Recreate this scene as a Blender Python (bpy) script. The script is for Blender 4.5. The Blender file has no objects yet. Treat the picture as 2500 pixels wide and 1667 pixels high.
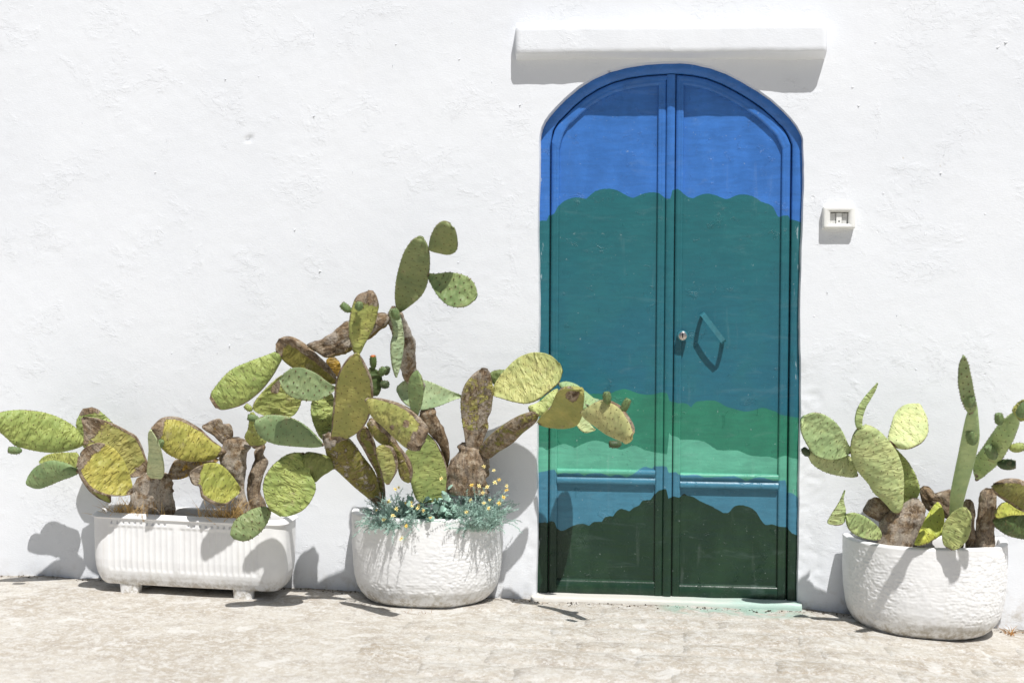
import bpy, math, random
import numpy as np
from mathutils import Matrix, Vector

random.seed(7)
rng = np.random.default_rng(7)
scene = bpy.context.scene
COL = scene.collection

# ------------------------------------------------------------------ camera
YAW, PITCH, ROLL = .0952, .0307, .0051
CAM = Vector((.4161, -5.5416, 1.281))
fwd = Vector((-math.sin(YAW) * math.cos(PITCH), math.cos(YAW) * math.cos(PITCH), -math.sin(PITCH)))
r0 = Vector((math.cos(YAW), math.sin(YAW), 0)); u0 = r0.cross(fwd)
rt = r0 * math.cos(ROLL) + u0 * math.sin(ROLL); up = u0 * math.cos(ROLL) - r0 * math.sin(ROLL)
cd = bpy.data.cameras.new('camera'); cam = bpy.data.objects.new('camera', cd); COL.objects.link(cam)
cam.matrix_world = Matrix((( rt.x, up.x, -fwd.x, CAM.x), (rt.y, up.y, -fwd.y, CAM.y), (rt.z, up.z, -fwd.z, CAM.z), (0, 0, 0, 1)))
cd.sensor_width = 36; cd.lens = 3100 / 2500 * 36; cd.clip_end = 2000; cd.clip_start = .05
cd.dof.use_dof = True; cd.dof.focus_distance = 5.45; cd.dof.aperture_fstop = 1.9
scene.camera = cam
scene.cycles.max_bounces = 6; scene.cycles.diffuse_bounces = 3; scene.cycles.glossy_bounces = 2

# ------------------------------------------------------------------ light
LDIR = Vector((-.46, 1, -2.0)).normalized()          # the way sunlight travels
SUN = -LDIR
elev = math.asin(SUN.z); azim = math.atan2(SUN.x, SUN.y)
w = bpy.data.worlds.new('World'); scene.world = w; w.use_nodes = True
wn = w.node_tree.nodes; wl = w.node_tree.links; wn.clear()
sky = wn.new('ShaderNodeTexSky'); sky.sky_type = 'NISHITA'; sky.sun_disc = False
sky.sun_elevation = elev; sky.sun_rotation = azim; sky.air_density = 1.0; sky.dust_density = 1.5; sky.ozone_density = 1.0
bg = wn.new('ShaderNodeBackground'); bg.inputs[1].default_value = .05
wo = wn.new('ShaderNodeOutputWorld'); wl.new(sky.outputs[0], bg.inputs[0]); wl.new(bg.outputs[0], wo.inputs[0])
sd = bpy.data.lights.new('sun', 'SUN'); sd.energy = 5.0; sd.angle = math.radians(.53); sd.color = (1, .98, .955)
so = bpy.data.objects.new('sun', sd); COL.objects.link(so); so.rotation_euler = LDIR.to_track_quat('-Z', 'Y').to_euler(); so.location = (2, -4, 8)
vs = scene.view_settings; vs.view_transform = 'Standard'; vs.look = 'None'; vs.gamma = 1; vs.use_curve_mapping = False; vs.exposure = -.04

# ------------------------------------------------------------------ helpers
def lin(r, g, b):
    f = lambda c: (c / 255 / 12.92) if c / 255 <= .04045 else ((c / 255 + .055) / 1.055) ** 2.4
    return (f(r), f(g), f(b), 1)

ROOT = {}
def origin(p):
    while p.parent: p = p.parent
    return np.array(p.location)

def link(o, name, parent=None):
    COL.objects.link(o)
    if parent: o.parent = parent
    return o

def mesh(name, V, F, mat, parent=None, smooth=True, loc=None, attrs=None):
    """one mesh object from world-space vertices"""
    V = np.asarray(V, float)
    if parent is not None: o3 = origin(parent)
    elif loc is not None: o3 = np.array(loc, float)
    else: o3 = np.zeros(3)
    me = bpy.data.meshes.new(name)
    if isinstance(F, np.ndarray):
        n, k = F.shape
        me.vertices.add(len(V)); me.vertices.foreach_set('co', (V - o3).astype(np.float32).ravel())
        me.loops.add(n * k); me.loops.foreach_set('vertex_index', F.astype(np.int32).ravel())
        me.polygons.add(n); me.polygons.foreach_set('loop_start', np.arange(0, n * k, k, dtype=np.int32))
        me.update(calc_edges=True)
    else:
        me.from_pydata([tuple(v) for v in (V - o3)], [], [tuple(int(i) for i in f) for f in F]); me.update()
    if smooth: me.polygons.foreach_set('use_smooth', [True] * len(me.polygons))
    for m in (mat if isinstance(mat, (list, tuple)) else [mat]): me.materials.append(m)
    for nm, (typ, data) in (attrs or {}).items():
        a = me.attributes.new(nm, typ, 'POINT')
        key = {'FLOAT': 'value', 'FLOAT_VECTOR': 'vector', 'FLOAT_COLOR': 'color'}[typ]
        a.data.foreach_set(key, np.asarray(data, np.float32).ravel())
    o = bpy.data.objects.new(name, me)
    if parent is None: o.location = tuple(o3)
    return link(o, name, parent)

def empty(name, loc):
    o = bpy.data.objects.new(name, None); o.location = loc; o.empty_display_size = .1
    return link(o, name)

def tag(o, label=None, cat=None, group=None, kind=None):
    if label: o['label'] = label
    if cat: o['category'] = cat
    if group: o['group'] = group
    if kind: o['kind'] = kind
    return o

def grid_faces(nr, nc, close=False, flip=False):
    r = np.arange(nr - 1)[:, None]; c = np.arange(nc if close else nc - 1)[None, :]
    c2 = (c + 1) % nc
    f = np.stack([r * nc + c, r * nc + c2, (r + 1) * nc + c2, (r + 1) * nc + c], -1).reshape(-1, 4)
    return f[:, ::-1].copy() if flip else f

def hsh(ix, iy, s=0):
    h = (ix.astype(np.int64) * 374761393 + iy.astype(np.int64) * 668265263 + s * 982451653) & 0x7fffffff
    h = ((h ^ (h >> 13)) * 1274126177) & 0x7fffffff
    return ((h ^ (h >> 16)) & 0xffff) / 65535.

def vnoise(x, y, s=0):
    x, y = np.broadcast_arrays(np.asarray(x, float), np.asarray(y, float))
    ix, iy = np.floor(x), np.floor(y); fx, fy = x - ix, y - iy
    fx = fx * fx * (3 - 2 * fx); fy = fy * fy * (3 - 2 * fy)
    a, b = hsh(ix, iy, s), hsh(ix + 1, iy, s); c, d = hsh(ix, iy + 1, s), hsh(ix + 1, iy + 1, s)
    return a + (b - a) * fx + (c - a) * fy + (a - b - c + d) * fx * fy

def fbm(x, y, o=4, s=0):
    v = 0; a = .5; t = 0
    for i in range(o):
        v = v + a * vnoise(np.asarray(x) * 2 ** i + 13.7 * i, np.asarray(y) * 2 ** i - 7.3 * i, s + i); t += a; a *= .5
    return v / t

def sstep(a, b, x):
    t = np.clip((np.asarray(x, float) - a) / (b - a), 0, 1); return t * t * (3 - 2 * t)

def box(x0, x1, y0, y1, z0, z1, bev=0.0):
    """box with chamfered edges -> verts, faces"""
    if bev <= 0:
        V = [(x, y, z) for z in (z0, z1) for y in (y0, y1) for x in (x0, x1)]
        return V, [(0, 2, 3, 1), (4, 5, 7, 6), (0, 1, 5, 4), (2, 6, 7, 3), (0, 4, 6, 2), (1, 3, 7, 5)]
    import bmesh
    bm = bmesh.new(); bmesh.ops.create_cube(bm, size=1)
    for v in bm.verts: v.co = Vector(((x0 + x1) / 2 + v.co.x * (x1 - x0), (y0 + y1) / 2 + v.co.y * (y1 - y0), (z0 + z1) / 2 + v.co.z * (z1 - z0)))
    bmesh.ops.bevel(bm, geom=bm.edges[:] , offset=bev, segments=3, affect='EDGES', profile=.6)
    bm.verts.ensure_lookup_table()
    V = [tuple(v.co) for v in bm.verts]; F = [tuple(v.index for v in f.verts) for f in bm.faces]; bm.free()
    return V, F

def join(parts):
    V = []; F = []
    for v, f in parts:
        k = len(V); V += [tuple(p) for p in v]; F += [tuple(i + k for i in q) for q in f]
    return V, F

def band(A, B, prof, closed=False):
    """strip between polylines A and B (x,z points), prof = (s across, y)"""
    A = np.array(A); B = np.array(B); n = len(A); V = np.zeros((n, len(prof), 3))
    for j, (s, y) in enumerate(prof):
        P = A + (B - A) * s; V[:, j, 0] = P[:, 0]; V[:, j, 2] = P[:, 1]; V[:, j, 1] = y
    return V.reshape(-1, 3), grid_faces(n, len(prof))

# ------------------------------------------------------------------ materials
def new_mat(name):
    m = bpy.data.materials.new(name); m.use_nodes = True
    nt = m.node_tree; b = nt.nodes['Principled BSDF']
    return m, nt, b
class NT:
    def __init__(s, nt): s.nt = nt; s.n = nt.nodes; s.l = nt.links
    def node(s, t, **kw):
        n = s.n.new(t)
        for k, v in kw.items(): setattr(n, k, v)
        return n
    def link(s, a, b): s.l.new(a, b)
    def put(s, sock, v):
        if hasattr(v, 'is_output'): s.l.new(v, sock)
        else: sock.default_value = v
    def math(s, op, a, b=0.0, c=None):
        n = s.n.new('ShaderNodeMath'); n.operation = op; s.put(n.inputs[0], a); s.put(n.inputs[1], b)
        if c is not None: s.put(n.inputs[2], c)
        return n.outputs[0]
    def noise(s, vec, scale, detail=4, rough=.55, dist=0.0):
        n = s.n.new('ShaderNodeTexNoise'); n.inputs['Scale'].default_value = scale; n.inputs['Detail'].default_value = detail
        n.inputs['Roughness'].default_value = rough; n.inputs['Distortion'].default_value = dist
        if vec is not None: s.l.new(vec, n.inputs['Vector'])
        return n.outputs['Fac']
    def map(s, v, a, b, c=0.0, d=1.0, smooth=True):
        n = s.n.new('ShaderNodeMapRange'); n.interpolation_type = 'SMOOTHSTEP' if smooth else 'LINEAR'
        s.put(n.inputs[0], v); n.inputs[1].default_value = a; n.inputs[2].default_value = b; n.inputs[3].default_value = c; n.inputs[4].default_value = d
        return n.outputs[0]
    def mix(s, f, a, b, blend='MIX'):
        n = s.n.new('ShaderNodeMix'); n.data_type = 'RGBA'; n.blend_type = blend
        s.put(n.inputs[0], f); s.put(n.inputs[6], a); s.put(n.inputs[7], b); return n.outputs[2]
    def scalev(s, vec, sc):
        n = s.n.new('ShaderNodeVectorMath'); n.operation = 'MULTIPLY'; s.l.new(vec, n.inputs[0]); n.inputs[1].default_value = sc; return n.outputs[0]
    def bump(s, h, strength, dist, normal=None):
        n = s.n.new('ShaderNodeBump'); n.inputs['Strength'].default_value = strength; n.inputs['Distance'].default_value = dist
        s.l.new(h, n.inputs['Height'])
        if normal is not None: s.l.new(normal, n.inputs['Normal'])
        return n.outputs[0]
    def obj(s): return s.n.new('ShaderNodeTexCoord').outputs['Object']
    def pos(s): return s.n.new('ShaderNodeNewGeometry').outputs['Position']
    def attr(s, name, out='Fac'):
        n = s.n.new('ShaderNodeAttribute'); n.attribute_name = name; return n.outputs[out]

def mat_wall():
    m, nt, b = new_mat('whitewashed_plaster'); T = NT(nt); p = T.pos()
    big = T.noise(p, 1.3, 3, .5)
    col = T.mix(T.map(big, .35, .7), (.795, .815, .845, 1), (.76, .782, .815, 1))
    col = T.mix(T.map(T.noise(p, .9, 4, .6), .60, .78, 0, .35), col, (.745, .735, .715, 1))
    # beige spots and grime towards the pavement edge
    spot = T.map(T.noise(p, 34, 2, .5), .74, .8, 0, .5)
    col = T.mix(T.math('MULTIPLY', spot, T.map(big, .5, .65)), col, (.55, .49, .40, 1))
    sx = T.node('ShaderNodeSeparateXYZ'); T.link(p, sx.inputs[0])
    low = T.math('MULTIPLY', T.map(sx.outputs[2], -.04, .12, 1, 0), T.map(T.noise(p, 12, 5, .7), .45, .70))
    col = T.mix(T.math('MULTIPLY', low, .6), col, (.42, .37, .29, 1))
    T.link(col, b.inputs['Base Color']); b.inputs['Roughness'].default_value = .93; b.inputs['Specular IOR Level'].default_value = .12
    # flaking limewash: step edges along noise contours, only in patches
    q = T.scalev(p, (1, 1, 1.5))
    fl = T.noise(q, 15, 4, .64, .5)
    step = T.math('ADD', T.map(fl, .44, .448), T.math('ADD', T.map(fl, .56, .568), T.map(fl, .645, .652)))
    patch = T.map(T.noise(p, 3.4, 4, .65, .4), .50, .66)
    step = T.math('MULTIPLY', step, patch)
    fine = T.noise(T.scalev(p, (1, 1, 2.4)), 85, 3, .65)
    pit = T.map(T.noise(p, 40, 2, .5), .70, .76)
    h = T.math('ADD', T.math('MULTIPLY', step, .0008), T.math('MULTIPLY', fine, .0007))
    h = T.math('SUBTRACT', h, T.math('MULTIPLY', T.math('MULTIPLY', pit, patch), .0022))
    h = T.math('ADD', h, T.math('MULTIPLY', T.noise(p, 24, 3, .6), .0007))
    T.link(T.bump(h, 1.0, 1.0), b.inputs['Normal']); return m

def mat_potwhite(name, dirt=.6):
    m, nt, b = new_mat(name); T = NT(nt); p = T.pos()
    col = T.mix(T.map(T.noise(p, 9, 4), .4, .7), (.84, .84, .835, 1), (.79, .79, .79, 1))
    sx = T.node('ShaderNodeSeparateXYZ'); T.link(p, sx.inputs[0])
    zz = T.math('ADD', sx.outputs[2], T.math('MULTIPLY', sx.outputs[0], .03))
    d = T.math('MULTIPLY', T.map(zz, -.03, .09, 1, 0), T.map(T.noise(p, 30, 5, .7), .38, .66))
    drip = T.math('MULTIPLY', T.map(T.noise(T.scalev(p, (26, 26, 2.2)), 1.0, 4, .6), .55, .72), T.map(T.noise(p, 5, 3), .4, .65))
    col = T.mix(T.math('MULTIPLY', drip, .22), col, (.50, .45, .36, 1))
    col = T.mix(T.math('MULTIPLY', d, dirt), col, (.33, .28, .19, 1))
    col = T.mix(T.map(T.noise(p, 60, 3, .6), .73, .78, 0, .35), col, (.4, .37, .32, 1))
    T.link(col, b.inputs['Base Color']); b.inputs['Roughness'].default_value = .8; b.inputs['Specular IOR Level'].default_value = .2
    n = T.bump(T.noise(p, 110, 5, .6), .3, .0012); n = T.bump(T.noise(p, 18, 4, .55), .35, .004, n)
    T.link(n, b.inputs['Normal']); return m

def mat_ground():
    m, nt, b = new_mat('worn_pavement'); T = NT(nt); p = T.pos()
    st = p
    a = T.noise(st, 2.4, 5, .7, .4); c = T.noise(st, 26, 6, .75, .4); d = T.noise(st, 70, 4, .7)
    col = T.mix(T.map(a, .36, .64), (.50, .465, .405, 1), (.37, .318, .25, 1))
    col = T.mix(T.map(c, .47, .58, 0, .85), col, (.56, .54, .50, 1))
    col = T.mix(T.map(T.noise(st, 12, 6, .78, .5), .51, .64, 0, .62), col, (.275, .23, .185, 1))
    col = T.mix(T.map(d, .54, .62, 0, .8), col, (.61, .60, .575, 1))
    col = T.mix(T.map(T.noise(st, 95, 3, .65), .58, .66, 0, .6), col, (.22, .185, .15, 1))
    col = T.mix(T.map(T.noise(st, 8, 4, .65, .6), .60, .64, 0, .6), col, (.64, .63, .605, 1))
    rnd = T.node('ShaderNodeObjectInfo').outputs['Random']
    col = T.mix(T.map(rnd, 0, 1, 0, .22, False), col, (.62, .60, .56, 1))
    crk = T.node('ShaderNodeTexVoronoi'); crk.feature = 'DISTANCE_TO_EDGE'; crk.inputs['Scale'].default_value = 1.9; T.link(T.scalev(p, (1, 1.6, 1)), crk.inputs['Vector'])
    col = T.mix(T.math('MULTIPLY', T.map(crk.outputs[0], .0, .004, .45, 0), T.map(T.noise(p, 4, 3), .52, .66)), col, (.20, .165, .125, 1))
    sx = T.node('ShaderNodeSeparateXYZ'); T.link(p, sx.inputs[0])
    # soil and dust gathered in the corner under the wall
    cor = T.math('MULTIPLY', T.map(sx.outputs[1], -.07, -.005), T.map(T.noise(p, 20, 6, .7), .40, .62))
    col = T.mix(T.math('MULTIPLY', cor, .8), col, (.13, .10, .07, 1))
    # spilled door paint in front of the step
    mk = T.math('MULTIPLY', T.math('MULTIPLY', T.map(sx.outputs[0], .50, .62), T.map(sx.outputs[0], 1.05, 1.22, 1, 0)), T.map(sx.outputs[1], -.24, -.12))
    mk = T.math('MULTIPLY', mk, T.map(T.noise(p, 11, 4, .6), .42, .6))
    col = T.mix(T.math('MULTIPLY', mk, .65), col, (.25, .44, .36, 1))
    T.link(col, b.inputs['Base Color']); b.inputs['Roughness'].default_value = .95; b.inputs['Specular IOR Level'].default_value = .15
    n = T.bump(c, .6, .006); n = T.bump(d, .5, .003, n); n = T.bump(T.noise(p, 140, 3, .6), .4, .0015, n)
    T.link(n, b.inputs['Normal']); return m

def mat_cactus():
    m, nt, b = new_mat('cactus_skin'); T = NT(nt)
    pc = T.attr('pc', 'Vector'); tint = T.attr('tint', 'Color'); wear = T.attr('wear'); pale = T.attr('pale'); wr = T.attr('wr')
    big = T.noise(pc, 11, 4, .6); med = T.noise(pc, 40, 3, .6)
    g = T.mix(T.map(big, .34, .66), T.mix(1.0, tint, (.80, .86, .76, 1), 'MULTIPLY'), T.mix(1.0, tint, (1.10, 1.07, .96, 1), 'MULTIPLY'))
    g = T.mix(T.map(med, .5, .7, 0, .45), g, T.mix(1.0, g, (1.18, 1.12, 1.0, 1), 'MULTIPLY'))
    g = T.mix(T.map(T.noise(pc, 85, 3, .65), .64, .71, 0, .7), g, (.16, .115, .07, 1))
    g = T.mix(T.map(T.noise(pc, 20, 4, .65), .58, .72, 0, .5), g, (.33, .285, .17, 1))
    # old corky bark
    bs = T.scalev(pc, (9, 42, 30)); bn = T.noise(bs, 1.4, 5, .7, .5); bg_ = T.noise(pc, 30, 5, .7, .6)
    bk = T.mix(T.map(bn, .34, .62), (.09, .058, .034, 1), (.33, .235, .145, 1))
    bk = T.mix(T.map(bg_, .50, .64, 0, .8), bk, (.47, .395, .295, 1))
    bk = T.mix(T.math('MULTIPLY', T.map(T.noise(pc, 16, 4, .6, .3), .42, .56), pale), bk, (.64, .60, .54, 1))
    bk = T.mix(T.map(T.noise(pc, 90, 4, .7), .52, .66, 0, .7), bk, (.085, .06, .04, 1))
    wv = T.math('ADD', wear, T.math('MULTIPLY', T.math('SUBTRACT', T.noise(pc, 30, 6, .75, .3), .5), 2.2))
    wm = T.map(wv, .47, .56)
    halo = T.map(wv, .30, .50, 0, .4)
    col = T.mix(halo, g, (.34, .235, .085, 1)); col = T.mix(wm, col, bk)
    T.link(col, b.inputs['Base Color'])
    T.link(T.map(wm, 0, 1, .5, .9, False), b.inputs['Roughness']); b.inputs['Specular IOR Level'].default_value = .28
    # crumpled skin: soft ridges across the pad, plus bark relief
    wk = T.noise(T.scalev(pc, (1.7, .62, 1)), 26, 2, .5, .8); wide = T.noise(T.scalev(pc, (1.3, .8, 1)), 24, 1, .4, .5); rid = T.math('POWER', T.math('ABSOLUTE', T.math('SUBTRACT', wk, .5)), .8)
    sk = T.math('MULTIPLY', T.math('ADD', T.math('MULTIPLY', T.math('MULTIPLY', rid, T.map(big, .36, .62, .35, 1.25)), .013), T.math('ADD', T.math('MULTIPLY', med, .0018), T.math('MULTIPLY', wide, .021))), wr)
    hb = T.math('MULTIPLY', T.math('ADD', bn, T.math('MULTIPLY', T.noise(pc, 100, 4, .7), .7)), .012)
    mx = T.node('ShaderNodeMix'); mx.data_type = 'FLOAT'; T.link(wm, mx.inputs[0]); T.link(sk, mx.inputs[2]); T.link(hb, mx.inputs[3])
    T.link(T.bump(mx.outputs[0], 1.0, 1.0), b.inputs['Normal']); return m

def mat_simple(name, c, rough=.6, var=.2, scale=30, spec=.3, bump=0.0, metal=0.0):
    m, nt, b = new_mat(name); T = NT(nt); p = T.obj()
    col = T.mix(T.map(T.noise(p, scale, 4), .3, .7), tuple(x * (1 - var) for x in c[:3]) + (1,), tuple(min(1, x * (1 + var)) for x in c[:3]) + (1,))
    T.link(col, b.inputs['Base Color']); b.inputs['Roughness'].default_value = rough; b.inputs['Specular IOR Level'].default_value = spec; b.inputs['Metallic'].default_value = metal
    if bump: T.link(T.bump(T.noise(p, scale * 3, 4), .6, bump), b.inputs['Normal'])
    return m

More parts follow.
